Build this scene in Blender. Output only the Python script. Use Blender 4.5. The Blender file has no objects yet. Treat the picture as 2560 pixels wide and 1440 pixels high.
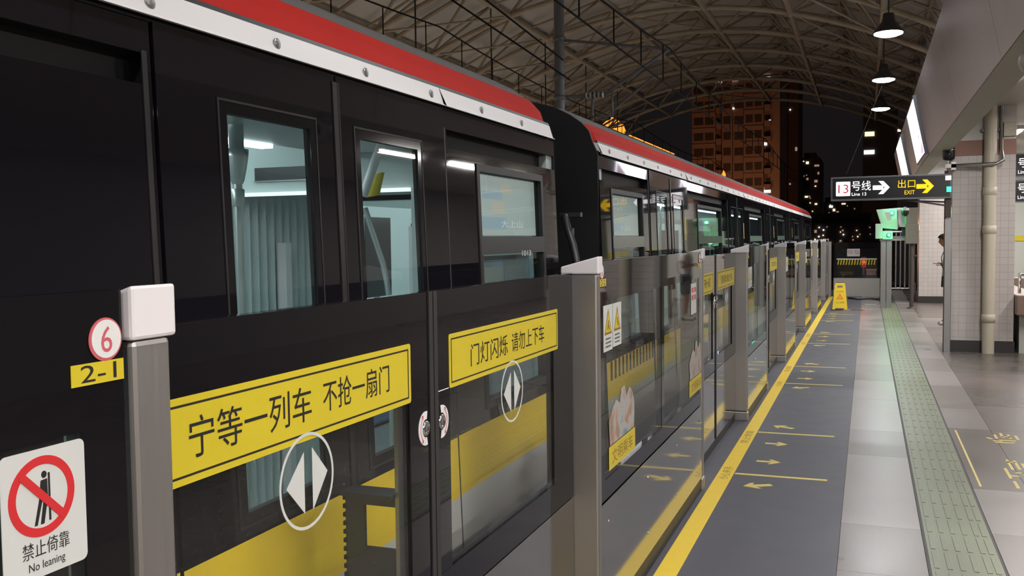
import bpy, bmesh, math, random
from mathutils import Vector, Matrix
random.seed(7)
SC = bpy.context.scene
COL = SC.collection

# ------------------------------------------------------------------ camera, world, exposure
W, H, F = 2560.0, 1440.0, 2350.0
VX, VY, ROLL, CAMH = 2169 - 1280, 589 - 720, 0.0122, 1.62
_y = Vector((VX, -VY, -F)).normalized()
_k = (-ROLL * _y[0] + _y[1]) / (-_y[2])
_u = Vector((-ROLL, 1, _k)).normalized()
_x = _y.cross(_u)
R3 = Matrix((_x, _y, _u))            # rows: world axes seen from the camera -> camera-to-world rotation
cam_data = bpy.data.cameras.new('camera'); cam = bpy.data.objects.new('camera', cam_data); COL.objects.link(cam)
cam_data.sensor_width = 36.0; cam_data.lens = F / W * 36.0; cam_data.clip_end = 2000; cam_data.clip_start = 0.02
cam.matrix_world = Matrix.Translation((0, 0, CAMH)) @ R3.to_4x4()
SC.camera = cam

world = bpy.data.worlds.new('night'); SC.world = world; world.use_nodes = True
world.node_tree.nodes['Background'].inputs[0].default_value = (0.62, 0.50, 0.56, 1)
world.node_tree.nodes['Background'].inputs[1].default_value = 0.013

SC.view_settings.view_transform = 'Standard'; SC.view_settings.look = 'None'
SC.view_settings.gamma = 1.0; SC.view_settings.use_curve_mapping = False
SC.view_settings.exposure = 0.0
SC.cycles.use_denoising = True; SC.cycles.max_bounces = 8; SC.cycles.diffuse_bounces = 3
SC.cycles.glossy_bounces = 4; SC.cycles.transmission_bounces = 4; SC.cycles.transparent_max_bounces = 16
SC.cycles.sample_clamp_indirect = 4.0; SC.cycles.caustics_reflective = False; SC.cycles.caustics_refractive = False

def area_light(name, loc, sx, sy, power, color=(1, 1, 1), shape='RECTANGLE', rot=(0, 0, 0), spread=math.pi):
    d = bpy.data.lights.new(name, 'AREA'); d.shape = shape; d.size = sx
    if shape in ('RECTANGLE', 'ELLIPSE'): d.size_y = sy
    d.energy = power; d.color = color; d.spread = spread
    o = bpy.data.objects.new(name, d); o.location = loc; o.rotation_euler = rot; COL.objects.link(o); return o
TUBE_W, TUBE_C = 60.0, (1.0, 0.94, 0.90)
PEND_W, PEND_C = 56.0, (0.96, 0.97, 1.0)

# ------------------------------------------------------------------ pixel -> point on the plane y = const
def at(px, py, Y):
    d = R3 @ Vector((px - 1280, -(py - 720), -F))
    t = Y / d[1]
    return Vector((0, 0, CAMH)) + d * t

# ------------------------------------------------------------------ materials
def _nt(name):
    m = bpy.data.materials.new(name); m.use_nodes = True
    return m, m.node_tree.nodes, m.node_tree.links
def pm(name, col, rough=0.5, metal=0.0, spec=0.5, var=0.0, vscale=8.0, coat=0.0, emit=None, est=0.0, stretch=None, rvar=0.0, bump=0.0):
    m, N, L = _nt(name); b = N['Principled BSDF']
    b.inputs['Base Color'].default_value = (*col, 1); b.inputs['Roughness'].default_value = rough
    b.inputs['Metallic'].default_value = metal; b.inputs['Specular IOR Level'].default_value = spec
    b.inputs['Coat Weight'].default_value = coat
    if emit:
        b.inputs['Emission Color'].default_value = (*emit, 1); b.inputs['Emission Strength'].default_value = est
    if var or rvar or bump:
        tc = N.new('ShaderNodeTexCoord'); mp = N.new('ShaderNodeMapping'); nz = N.new('ShaderNodeTexNoise')
        L.new(tc.outputs['Object'], mp.inputs[0]); L.new(mp.outputs[0], nz.inputs['Vector'])
        nz.inputs['Scale'].default_value = vscale; nz.inputs['Detail'].default_value = 4
        if stretch: mp.inputs['Scale'].default_value = stretch
        if var:
            mx = N.new('ShaderNodeMix'); mx.data_type = 'RGBA'
            mx.inputs[6].default_value = (*[c * (1 - var) for c in col], 1); mx.inputs[7].default_value = (*[min(1, c * (1 + var)) for c in col], 1)
            L.new(nz.outputs[0], mx.inputs[0]); L.new(mx.outputs[2], b.inputs['Base Color'])
        if rvar:
            mr = N.new('ShaderNodeMapRange'); mr.inputs[3].default_value = max(0, rough - rvar); mr.inputs[4].default_value = rough + rvar
            L.new(nz.outputs[0], mr.inputs[0]); L.new(mr.outputs[0], b.inputs['Roughness'])
        if bump:
            bp = N.new('ShaderNodeBump'); bp.inputs['Strength'].default_value = bump; bp.inputs['Distance'].default_value = 0.01
            L.new(nz.outputs[0], bp.inputs['Height']); L.new(bp.outputs[0], b.inputs['Normal'])
    return m
def em(name, col, s, sample=True):
    m, N, L = _nt(name); N.remove(N['Principled BSDF']); e = N.new('ShaderNodeEmission')
    e.inputs[0].default_value = (*col, 1); e.inputs[1].default_value = s
    L.new(e.outputs[0], N['Material Output'].inputs[0])
    m.cycles.emission_sampling = 'AUTO' if sample else 'NONE'
    return m
def glass(name, tint, ior=1.5, haze=0.0):
    m, N, L = _nt(name); N.remove(N['Principled BSDF'])
    tr = N.new('ShaderNodeBsdfTransparent'); tr.inputs[0].default_value = (*tint, 1)
    gl = N.new('ShaderNodeBsdfGlossy'); gl.inputs['Roughness'].default_value = 0.015
    fr = N.new('ShaderNodeFresnel'); fr.inputs[0].default_value = ior
    ge = N.new('ShaderNodeNewGeometry'); inv = N.new('ShaderNodeMath'); inv.operation = 'SUBTRACT'; inv.inputs[0].default_value = 1
    L.new(ge.outputs['Backfacing'], inv.inputs[1])
    mu = N.new('ShaderNodeMath'); mu.operation = 'MULTIPLY'; L.new(fr.outputs[0], mu.inputs[0]); L.new(inv.outputs[0], mu.inputs[1])
    mx = N.new('ShaderNodeMixShader'); L.new(mu.outputs[0], mx.inputs[0]); L.new(tr.outputs[0], mx.inputs[1]); L.new(gl.outputs[0], mx.inputs[2])
    out = mx
    if haze:
        df = N.new('ShaderNodeBsdfDiffuse'); df.inputs[0].default_value = (.6, .62, .6, 1)
        m2 = N.new('ShaderNodeMixShader'); m2.inputs[0].default_value = haze
        L.new(mx.outputs[0], m2.inputs[1]); L.new(df.outputs[0], m2.inputs[2]); out = m2
    L.new(out.outputs[0], N['Material Output'].inputs[0]); return m
def granite(name, c1, c2, rough=0.3):
    m, N, L = _nt(name); b = N['Principled BSDF']
    tc = N.new('ShaderNodeTexCoord'); nz = N.new('ShaderNodeTexNoise'); n2 = N.new('ShaderNodeTexNoise')
    nz.inputs['Scale'].default_value = 90; nz.inputs['Detail'].default_value = 3; n2.inputs['Scale'].default_value = 1.7
    L.new(tc.outputs['Object'], nz.inputs['Vector']); L.new(tc.outputs['Object'], n2.inputs['Vector'])
    mx = N.new('ShaderNodeMix'); mx.data_type = 'RGBA'; mx.inputs[6].default_value = (*c1, 1); mx.inputs[7].default_value = (*c2, 1)
    L.new(nz.outputs[0], mx.inputs[0])
    m2 = N.new('ShaderNodeMix'); m2.data_type = 'RGBA'; m2.blend_type = 'MULTIPLY'; m2.inputs[0].default_value = 0.5
    rp = N.new('ShaderNodeValToRGB'); rp.color_ramp.elements[0].position = .3; rp.color_ramp.elements[0].color = (.6, .58, .56, 1); rp.color_ramp.elements[1].position = .65; rp.color_ramp.elements[1].color = (1, 1, 1, 1)
    L.new(n2.outputs[0], rp.inputs[0]); L.new(mx.outputs[2], m2.inputs[6]); L.new(rp.outputs[0], m2.inputs[7])
    L.new(m2.outputs[2], b.inputs['Base Color'])
    mr = N.new('ShaderNodeMapRange'); mr.inputs[3].default_value = rough - .08; mr.inputs[4].default_value = rough + .12
    L.new(n2.outputs[0], mr.inputs[0]); L.new(mr.outputs[0], b.inputs['Roughness'])
    return m
def tiles(name, col, grout, w, h, rough=0.25, vary=0.06):
    m, N, L = _nt(name); b = N['Principled BSDF']
    tc = N.new('ShaderNodeTexCoord'); sp = N.new('ShaderNodeSeparateXYZ'); L.new(tc.outputs['Object'], sp.inputs[0])
    ad = N.new('ShaderNodeMath'); ad.operation = 'ADD'; L.new(sp.outputs[0], ad.inputs[0]); L.new(sp.outputs[1], ad.inputs[1])
    cb = N.new('ShaderNodeCombineXYZ'); L.new(ad.outputs[0], cb.inputs[0]); L.new(sp.outputs[2], cb.inputs[1])
    br = N.new('ShaderNodeTexBrick'); br.offset = 0; br.inputs['Scale'].default_value = 1; br.inputs['Brick Width'].default_value = w; br.inputs['Row Height'].default_value = h
    br.inputs['Mortar Size'].default_value = 0.004; br.inputs['Color1'].default_value = (*col, 1)
    br.inputs['Color2'].default_value = (*[c * (1 - vary) for c in col], 1); br.inputs['Mortar'].default_value = (*grout, 1)
    L.new(cb.outputs[0], br.inputs['Vector']); L.new(br.outputs[0], b.inputs['Base Color'])
    b.inputs['Roughness'].default_value = rough
    return m

M = dict(
    black_glass=pm('black_glass', (.009, .008, .010), .03, spec=.4),
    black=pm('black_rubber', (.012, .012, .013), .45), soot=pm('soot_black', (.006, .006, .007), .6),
    black_gloss=pm('black_train_paint', (.009, .008, .011), .035, spec=.45, rvar=.012, vscale=3),
    steel=pm('brushed_steel', (.44, .42, .40), .46, metal=.95, var=.06, vscale=3, stretch=(60, 60, 1), rvar=.05),
    kick=pm('satin_steel_plate', (.50, .475, .45), .075, metal=1, var=.06, vscale=2, rvar=.03),
    chrome=pm('polished_steel', (.75, .75, .75), .12, metal=1),
    hallwall=pm('hall_wall', (.20, .19, .18), .6), paleplate=pm('pale_steel_plate', (.56, .53, .48), .45, metal=.3, var=.06), towerwin=pm('tower_window', (.075, .045, .035), .5),
    header_glow=em('header_edge_glow', (.85, .96, 1.0), 1.3),  # gangway header edge is no lamp; its brightness is painted on as glow
    satin=pm('satin_pole', (.62, .66, .64), .32, metal=.7),
    alu=pm('anodised_aluminium', (.42, .42, .42), .38, metal=1, var=.05),
    frame_black=pm('black_window_rubber', (.010, .009, .011), .08, spec=.4), seal=pm('charcoal_rubber', (.035, .032, .033), .4, spec=.2),
    lcd_a=pm('lcd_pale', (.35, .4, .38), .3, emit=(.50, .56, .53), est=.5), lcd_b=pm('lcd_blue', (.3, .38, .42), .3, emit=(.36, .46, .54), est=.5), lcd_c=pm('lcd_white', (.5, .55, .55), .3, emit=(.75, .80, .80), est=.6), lcd_d=pm('lcd_tan', (.4, .38, .3), .3, emit=(.64, .58, .47), est=.5),
    dark_metal=pm('dark_metal', (.07, .07, .075), .4, metal=.6),
    cap=pm('white_cap_plastic', (.86, .82, .83), .35),
    white=pm('white_vinyl', (.82, .82, .80), .4), offwhite=pm('offwhite', (.66, .67, .64), .5),
    red=pm('red_vinyl', (.66, .03, .035), .4), ink=pm('black_ink', (.015, .013, .013), .5), pink=pm('pink_ink', (.62, .12, .14), .5),
    yel=pm('yellow_vinyl', (.70, .56, .030), .35, var=.04), yline=pm('yellow_floor_tape', (.92, .66, .045), .45, var=.06, vscale=14),
    ymark=pm('worn_yellow_paint', (.72, .58, .16), .5, var=.15, vscale=30), brownink=pm('brown_ink', (.28, .17, .02), .5),
    mat=pm('rubber_mat', (.075, .075, .092), .5, var=.13, vscale=5, rvar=.08),
    gran_a=granite('granite_light', (.34, .31, .29), (.235, .215, .20)), gran_b=granite('granite_mid', (.26, .23, .21), (.175, .155, .14)),
    gran_c=granite('granite_dark', (.145, .125, .115), (.09, .078, .07), .26), gran_d=granite('granite_brown', (.18, .15, .13), (.12, .10, .09)),
    tact=granite('green_tactile_tile', (.22, .25, .15), (.155, .18, .105), .36), seam=pm('dark_seam', (.06, .06, .055), .6),
    redpaint=pm('red_train_paint', (.56, .030, .022), .7, spec=.08, var=.08, vscale=3), roofgrey=pm('grey_train_roof', (.13, .125, .12), .6, var=.1),
    strip=pm('white_rail_strip', (.92, .89, .86), .5, var=.05, vscale=2, stretch=(1, 1, 6)), train_white=pm('pale_grey_train_paint', (.58, .60, .57), .3),
    train_yel=pm('yellow_train_paint', (.86, .62, .035), .28, var=.03), greyline=pm('grey_rubber_seam', (.040, .037, .037), .5, spec=.25),
    interior=pm('pale_laminate', (.54, .63, .61), .4), interior2=pm('grey_laminate', (.36, .42, .42), .45), bellows=pm('grey_bellows', (.74, .82, .81), .6),
    train_floor=pm('vinyl_floor', (.22, .24, .25), .5), seat=pm('blue_seat', (.10, .18, .30), .4),
    glass=glass('clear_glass', (.93, .95, .94)), gate_glass=glass('gate_glass', (.955, .965, .955), haze=.012), tint=glass('tinted_glass', (.86, .90, .90)),
    tube=em('lamp_tube', TUBE_C, 22.0, False), traintube=em('train_lamp', (.80, .96, 1.0), 13.0), pend=em('pendant_lens', PEND_C, 30.0, False),
    truss=pm('cream_truss_paint', (.40, .325, .235), .6, var=.35, vscale=2.5), skin=pm('roof_panels', (.60, .57, .53), .7, var=.12, vscale=.6),
    mastm=pm('galvanised_mast', (.20, .20, .21), .5, metal=.4, var=.15), wire=pm('wire', (.02, .02, .02), .85, spec=.1),
    fascia=pm('grey_fascia_panel', (.80, .74, .77), .42, var=.04, vscale=2), soffit=pm('pale_soffit', (.52, .51, .46), .5), ceil=pm('ceiling_panel', (.58, .56, .52), .55),
    tile=tiles('white_wall_tile', (.60, .56, .54), (.44, .41, .39), .1, .1), band=pm('terracotta_band', (.40, .215, .17), .5, var=.1), base=pm('dark_granite_base', (.035, .033, .032), .35),
    pipe=pm('cream_pipe', (.62, .57, .46), .4, var=.08, vscale=3), wallm=pm('pale_green_wall', (.56, .58, .53), .5), cope=pm('brown_granite', (.24, .165, .13), .35, var=.15, vscale=30),
    sign_w=em('sign_white', (1, .97, 1), 1.9, False), sign_y=em('sign_yellow', (1, .60, .02), 1.5, False), sign_k=pm('sign_black', (.012, .011, .012), .2), sign_r=pm('sign_red', (.5, .02, .05), .5, emit=(.7, .05, .12), est=.35),
    signframe=pm('sign_frame', (.16, .16, .18), .4, metal=.5), screen=em('white_screen', (.96, .94, 1), 7.0), screen2=em('pale_screen', (.8, .85, .7), .55),
    green=em('green_lamp', (.02, 1, .35), 30.0), greenled=em('green_led', (.05, 1, .4), 3.0), lilac=em('screen_lilac', (.8, .5, .7), 1.2, False),
    brown=pm('brown_steel', (.07, .05, .045), .5), boxm=pm('taupe_box', (.17, .15, .125), .55), monm=pm('monitor_grey', (.42, .43, .41), .45),
    tower=pm('tower_render', (.36, .22, .16), .85, var=.15, vscale=.2), tower2=pm('tower_dark', (.17, .095, .07), .9), winglass=pm('dark_window', (.03, .028, .03), .2),
    block=pm('far_block', (.10, .085, .08), .9), lit_w=em('lit_window_white', (1, .97, 1), 2.2, False), lit_o=em('lit_window_warm', (1, .78, .5), 1.5, False), lit_d=em('lit_window_dim', (1, .6, .45), .35, False), led_o=em('orange_led', (1, .26, .03), 2.0, False), red_l=em('red_lamp', (1, .04, .02), 4.0, False),
    skin_h=pm('skin', (.50, .30, .22), .5), hair=pm('black_hair', (.012, .010, .010), .5), shirt=pm('white_cotton', (.62, .60, .56), .8), shorts=pm('navy_cotton', (.045, .055, .085), .8), shoe=pm('grey_shoe', (.40, .40, .40), .6),
    posterA=pm('poster_blue', (.36, .47, .56), .35, var=.3, vscale=6), posterB=pm('poster_pale', (.50, .56, .52), .3, var=.2, vscale=5), wetorange=pm('orange_ink', (.85, .22, .02), .5), wetyel=pm('yellow_plastic', (.95, .68, .02), .4),
    fadeA=pm('faded_print', (.42, .44, .40), .4, var=.3, vscale=25), fadeB=pm('faded_blue_print', (.26, .34, .40), .4, var=.35, vscale=30), fadeC=pm('faded_red_print', (.46, .27, .22), .4, var=.4, vscale=30),
    ballast=pm('track_bed', (.05, .047, .045), .9, var=.3, vscale=20),
)

def _print():
    m, N, L = _nt('faded_colour_print'); b = N['Principled BSDF']; b.inputs['Roughness'].default_value = .4
    tc = N.new('ShaderNodeTexCoord'); nz = N.new('ShaderNodeTexNoise'); rp = N.new('ShaderNodeValToRGB')
    nz.inputs['Scale'].default_value = 11; nz.inputs['Detail'].default_value = 3; L.new(tc.outputs['Object'], nz.inputs['Vector']); L.new(nz.outputs[0], rp.inputs[0])
    e = rp.color_ramp.elements; e[0].position = .30; e[0].color = (.16, .25, .33, 1); e[1].position = .72; e[1].color = (.20, .30, .22, 1)
    for p, c in ((.42, (.42, .44, .42)), (.52, (.46, .42, .38)), (.60, (.44, .22, .15))): q = e.new(p); q.color = (*c, 1)
    L.new(rp.outputs[0], b.inputs['Base Color']); return m
M['print'] = _print()

# ------------------------------------------------------------------ mesh builder
class MB:
    def __init__(s, o=(0, 0, 0)): s.v = []; s.f = []; s.m = []; s.sm = []; s.o = Vector(o)
    def add(s, vs, fs, mi=0, smooth=False):
        b = len(s.v); s.v += [Vector(v) - s.o for v in vs]
        for f in fs: s.f.append([b + i for i in f]); s.m.append(mi); s.sm.append(smooth)
        return s
    def box(s, x0, x1, y0, y1, z0, z1, mi=0):
        return s.add([(x0, y0, z0), (x1, y0, z0), (x1, y1, z0), (x0, y1, z0), (x0, y0, z1), (x1, y0, z1), (x1, y1, z1), (x0, y1, z1)],
                     [(0, 3, 2, 1), (4, 5, 6, 7), (0, 1, 5, 4), (1, 2, 6, 5), (2, 3, 7, 6), (3, 0, 4, 7)], mi)
    def hexa(s, p, mi=0):
        return s.add(p, [(0, 3, 2, 1), (4, 5, 6, 7), (0, 1, 5, 4), (1, 2, 6, 5), (2, 3, 7, 6), (3, 0, 4, 7)], mi)
    def tube(s, pts, r, n=8, mi=0, caps=True, smooth=True):
        pts = [Vector(p) for p in pts]; k = len(pts); rs = r if isinstance(r, (list, tuple)) else [r] * k
        vs = []; fs = []; prev = None
        for i, p in enumerate(pts):
            t = (pts[min(i + 1, k - 1)] - pts[max(i - 1, 0)]).normalized()
            a = Vector((0, 0, 1)) if abs(t.z) < .9 else Vector((1, 0, 0))
            if prev is not None:
                u = (prev - t * prev.dot(t)).normalized()
            else: u = t.cross(a).normalized()
            prev = u; w = t.cross(u)
            for j in range(n):
                th = 2 * math.pi * j / n; vs.append(p + (u * math.cos(th) + w * math.sin(th)) * rs[i])
        for i in range(k - 1):
            for j in range(n):
                a, b = i * n + j, i * n + (j + 1) % n; fs.append((a, b, b + n, a + n))
        s.add(vs, fs, mi, smooth)
        if caps:
            s.add(vs[:n], [tuple(range(n - 1, -1, -1))], mi); s.add(vs[-n:], [tuple(range(n))], mi)
        return s
    def prism(s, mp, pts, c0, c1, mi=0):
        n = len(pts); vs = [mp(a, b, c0) for a, b in pts] + [mp(a, b, c1) for a, b in pts]
        fs = [tuple(range(n - 1, -1, -1)), tuple(range(n, 2 * n))] + [(i, (i + 1) % n, n + (i + 1) % n, n + i) for i in range(n)]
        return s.add(vs, fs, mi)
    def ring(s, mp, ca, cb, ra, rb, ia, ib, c0, c1, mi=0, n=40, t0=0, t1=360):
        full = abs(t1 - t0) >= 360; k = n if full else n + 1
        vs = []
        for i in range(k):
            th = math.radians(t0 + (t1 - t0) * i / n); c, q = math.cos(th), math.sin(th)
            vs += [mp(ca + ra * c, cb + rb * q, c0), mp(ca + ia * c, cb + ib * q, c0), mp(ca + ia * c, cb + ib * q, c1), mp(ca + ra * c, cb + rb * q, c1)]
        fs = []
        for i in range(n if full else n):
            a = 4 * i; b = 4 * ((i + 1) % k)
            for j in range(4): fs.append((a + j, b + j, b + (j + 1) % 4, a + (j + 1) % 4))
        return s.add(vs, fs, mi)
    def rect(s, mp, a0, a1, b0, b1, c0, c1, mi=0, r=0.0):
        if r <= 0: return s.prism(mp, [(a0, b0), (a1, b0), (a1, b1), (a0, b1)], c0, c1, mi)
        pts = []
        for cx, cy, st in ((a1 - r, b0 + r, -90), (a1 - r, b1 - r, 0), (a0 + r, b1 - r, 90), (a0 + r, b0 + r, 180)):
            for i in range(5): th = math.radians(st + 22.5 * i); pts.append((cx + r * math.cos(th), cy + r * math.sin(th)))
        return s.prism(mp, pts, c0, c1, mi)
    def frame(s, mp, a0, a1, b0, b1, w, c0, c1, mi=0):
        s.rect(mp, a0, a1, b0, b0 + w, c0, c1, mi); s.rect(mp, a0, a1, b1 - w, b1, c0, c1, mi)
        s.rect(mp, a0, a0 + w, b0 + w, b1 - w, c0, c1, mi); return s.rect(mp, a1 - w, a1, b0 + w, b1 - w, c0, c1, mi)
    def disc(s, mp, ca, cb, ra, rb, c0, c1, mi=0, n=32):
        return s.prism(mp, [(ca + ra * math.cos(2 * math.pi * i / n), cb + rb * math.sin(2 * math.pi * i / n)) for i in range(n)], c0, c1, mi)
    def bar(s, mp, p, q, w, c0, c1, mi=0):
        d = Vector((q[0] - p[0], q[1] - p[1])); nn = Vector((-d.y, d.x)).normalized() * w / 2
        return s.prism(mp, [(p[0] - nn.x, p[1] - nn.y), (q[0] - nn.x, q[1] - nn.y), (q[0] + nn.x, q[1] + nn.y), (p[0] + nn.x, p[1] + nn.y)], c0, c1, mi)
    def lathe(s, prof, c, n=24, mi=0, axis='z'):
        vs = []; k = len(prof)
        for r, h in prof:
            for j in range(n):
                th = 2 * math.pi * j / n; a, b = r * math.cos(th), r * math.sin(th)
                vs.append((c[0] + a, c[1] + b, c[2] + h) if axis == 'z' else ((c[0] + h, c[1] + a, c[2] + b) if axis == 'x' else (c[0] - a, c[1] + h, c[2] + b)))
        fs = [(i * n + j, i * n + (j + 1) % n, (i + 1) * n + (j + 1) % n, (i + 1) * n + j) for i in range(k - 1) for j in range(n)]
        s.add(vs, fs, mi, True); s.add(vs[:n], [tuple(range(n - 1, -1, -1))], mi); return s.add(vs[-n:], [tuple(range(n))], mi)
    def text(s, mp, txt, a0, a1, b0, b1, c, mi=0, th=0.0):
        for vs, fs in [text_mesh(txt)]:
            xs = [v[0] for v in vs]; ys = [v[1] for v in vs]; x0, x1, y0, y1 = min(xs), max(xs), min(ys), max(ys)
            sx = (a1 - a0) / max(1e-6, x1 - x0); sy = (b1 - b0) / max(1e-6, y1 - y0)
            s.add([mp(a0 + (v[0] - x0) * sx, b0 + (v[1] - y0) * sy, c) for v in vs], fs, mi)
        return s
    def build(s, name, mats, parent=None, bevel=0.0, kind=None, label=None):
        me = bpy.data.meshes.new(name); me.from_pydata([tuple(v) for v in s.v], [], s.f)
        for m in (mats if isinstance(mats, (list, tuple)) else [mats]): me.materials.append(M[m])
        me.polygons.foreach_set('material_index', s.m); me.polygons.foreach_set('use_smooth', s.sm); me.update()
        o = bpy.data.objects.new(name, me); COL.objects.link(o)
        if parent: o.parent = parent
        else: o.location = s.o
        if bevel:
            bv = o.modifiers.new('edge', 'BEVEL'); bv.width = bevel; bv.segments = 2; bv.limit_method = 'ANGLE'; bv.angle_limit = .7
        if kind: o['kind'] = kind
        if label: o['label'] = label
        return o
_tc = {}
def text_mesh(txt):
    if txt not in _tc:
        c = bpy.data.curves.new('t', 'FONT'); c.body = txt; c.resolution_u = 3
        o = bpy.data.objects.new('t', c); COL.objects.link(o); bpy.context.view_layer.update()
        me = bpy.data.meshes.new_from_object(o.evaluated_get(bpy.context.evaluated_depsgraph_get()))
        _tc[txt] = ([tuple(v.co) for v in me.vertices], [tuple(p.vertices) for p in me.polygons])
        bpy.data.objects.remove(o); bpy.data.meshes.remove(me); bpy.data.curves.remove(c)
    return _tc[txt]
def thing(name, label, cat, loc=(0, 0, 0), group=None):
    o = bpy.data.objects.new(name, None); COL.objects.link(o); o.location = loc; o.empty_display_size = .1
    o['label'] = label; o['category'] = cat
    if group: o['group'] = group
    return o
def tag(o, label, cat, group=None, kind=None):
    o['label'] = label; o['category'] = cat
    if group: o['group'] = group
    if kind: o['kind'] = kind
    return o
def struct(mb, name, mats, label=None, bevel=0):
    o = mb.build(name, mats, None, bevel); o['kind'] = 'structure'
    if label: o['label'] = label; o['category'] = 'room'
    return o
def copy_tree(o, parent=None, loc=None, label=None):
    c = o.copy(); COL.objects.link(c)
    if parent: c.parent = parent
    if loc is not None: c.location = loc
    if label: c['label'] = label
    for ch in [q for q in bpy.data.objects if q.parent == o]: copy_tree(ch, c)
    return c
def PX(X): return lambda a, b, c: (X + c, a, b)          # face looking +X: a along +Y, b up
def NY(Y): return lambda a, b, c: (a, Y - c, b)          # face looking -Y: a along +X, b up
def FL(Z=0.0): return lambda a, b, c: (a, b, Z + c)      # floor: a along +X, b along +Y
ORD = ['first', 'second', 'third', 'fourth', 'fifth', 'sixth', 'seventh', 'eighth', 'ninth', 'tenth', 'eleventh', 'twelfth', 'thirteenth']

# ================================================================== SETTING
def build_floor():
    mb = MB(); f = FL()
    mb.box(-1.22, 6.5, -24, 30, -.30, -.012, 3)
    def t(x0, x1, y0, y1, mi, g=.0012):
        mb.box(x0 + g, x1 - g, y0 + g, y1 - g, -.012, 0, mi)
    mb.box(-1.2, -.13, -24, 30, -.012, -.004, 3); mb.box(-.13, 6.4, -24, -6, -.012, 0, 1)
    # pale strip between the mat and the tactile paving
    ys = [-6, -4.2, -2.4, -.6, 1.2, 3.0, 4.75, 5.55, 7.35, 8.3, 9.9, 11.2, 12.6, 14.2, 15.6, 17.2, 18.6, 20.2, 21.8, 23.4, 26.6, 30]
    ms = [0, 1, 0, 1, 0, 1, 1, 0, 1, 0, 0, 1, 0, 0, 1, 0, 0, 1, 0, 1, 1]
    for i, m in enumerate(ms): t(-.13, .285, ys[i], ys[i + 1], m)
    t(.285, .64, -6, 30, 3)
    ys = [-6, 2, 3.6, 5.6, 6.58, 8.6, 9.6, 11.0, 12.2, 13.4, 15, 17, 19, 21.5, 24, 30]
    ms = [1, 0, 1, 0, 2, 0, 1, 0, 1, 0, 1, 0, 1, 1, 0]
    for i, m in enumerate(ms): t(.64, .96, ys[i], ys[i + 1], (4 if m == 2 else m))
    ys = [-6, 3.6, 5.6, 6.58, 8.6, 9.8, 10.9, 12.1, 13.3, 15.5, 18, 20, 22.5, 25, 30]
    ms = [4, 4, 0, 4, 4, 2, 4, 2, 2, 4, 1, 4, 4, 2]
    for i, m in enumerate(ms): t(.96, 1.9, ys[i], ys[i + 1], m)
    for j in range(3):
        for i in range(18): t(1.9 + 1.5 * j, 3.4 + 1.5 * j, -6 + 2 * i, -4 + 2 * i, random.choice((2, 4, 4)))
    struct(mb, 'floor', ['gran_a', 'gran_b', 'gran_c', 'seam', 'gran_d'])
    mb = MB(); mb.box(-13.5, -8.75, -24, 45, -.3, 0); struct(mb, 'floor_opposite', ['gran_b'])
    mb = MB(); mb.box(-8.75, -1.22, -24, 60, -1.3, -1.1); mb.box(-16, 9, 30, 60, -1.6, -1.3); struct(mb, 'ground_trackbed', ['ballast'])
    # rubber mat
    mb = MB(); mb.box(-1.2, -.131, -6, 29.5, -.004, .004); tag(mb.build('rubber_mat', 'mat', None), 'dark blue-grey rubber mat strip along the foot of the gates', 'floor mat')
    # yellow line
    th = thing('safety_line', 'continuous yellow floor line with brown lettering beside the gates', 'floor line', (-.9, 0, 0))
    mb = MB((-.9, 0, 0)); mb.box(-.95, -.845, -6, 26.5, .004, .006); mb.build('stripe', 'yline', th)
    rot = lambda y0: (lambda a, b, c: (-.90 - b, y0 + a, .0066 + c))
    for k, y0 in enumerate((-2.0, 2.15, 6.3, 10.45, 14.6)):
        mb = MB((-.9, 0, 0)); mb.text(rot(y0), '小心夹手', 0, .36, -.032, .032, 0); mb.build('lettering', 'brownink', th)
        mb = MB((-.9, 0, 0)); mb.text(rot(y0), '禁止倚靠', 1.17, 1.66, -.032, .032, 0); mb.build('lettering', 'brownink', th)
    # tactile paving
    mb = MB((.46, 0, 0)); o = Vector((.46, 0, 0))
    mb.box(.30, .625, -6, 24.2, -.012, .003, 0)
    tp = thing('tactile_paving', 'green-grey tactile guide strip of ribbed tiles running down the platform', 'paving', (.46, 0, 0))
    mb.build('base_strip', 'tact', tp)
    mb = MB((.46, 0, 0))
    y = -.5
    while y < 24:
        for x in (.327, .385, .443, .501, .559, .597): mb.box(x - .012, x + .012, y + .02, y + .27, .003, .0055)
        y += .3
    mb.build('ribs', 'tact', tp, .002, kind='stuff')
    mb = MB((.46, 0, 0)); mb.box(.292, .30, -6, 24.2, -.012, .002); mb.box(.625, .633, -6, 24.2, -.012, .002); mb.build('joint', 'seam', tp)
build_floor()

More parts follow.
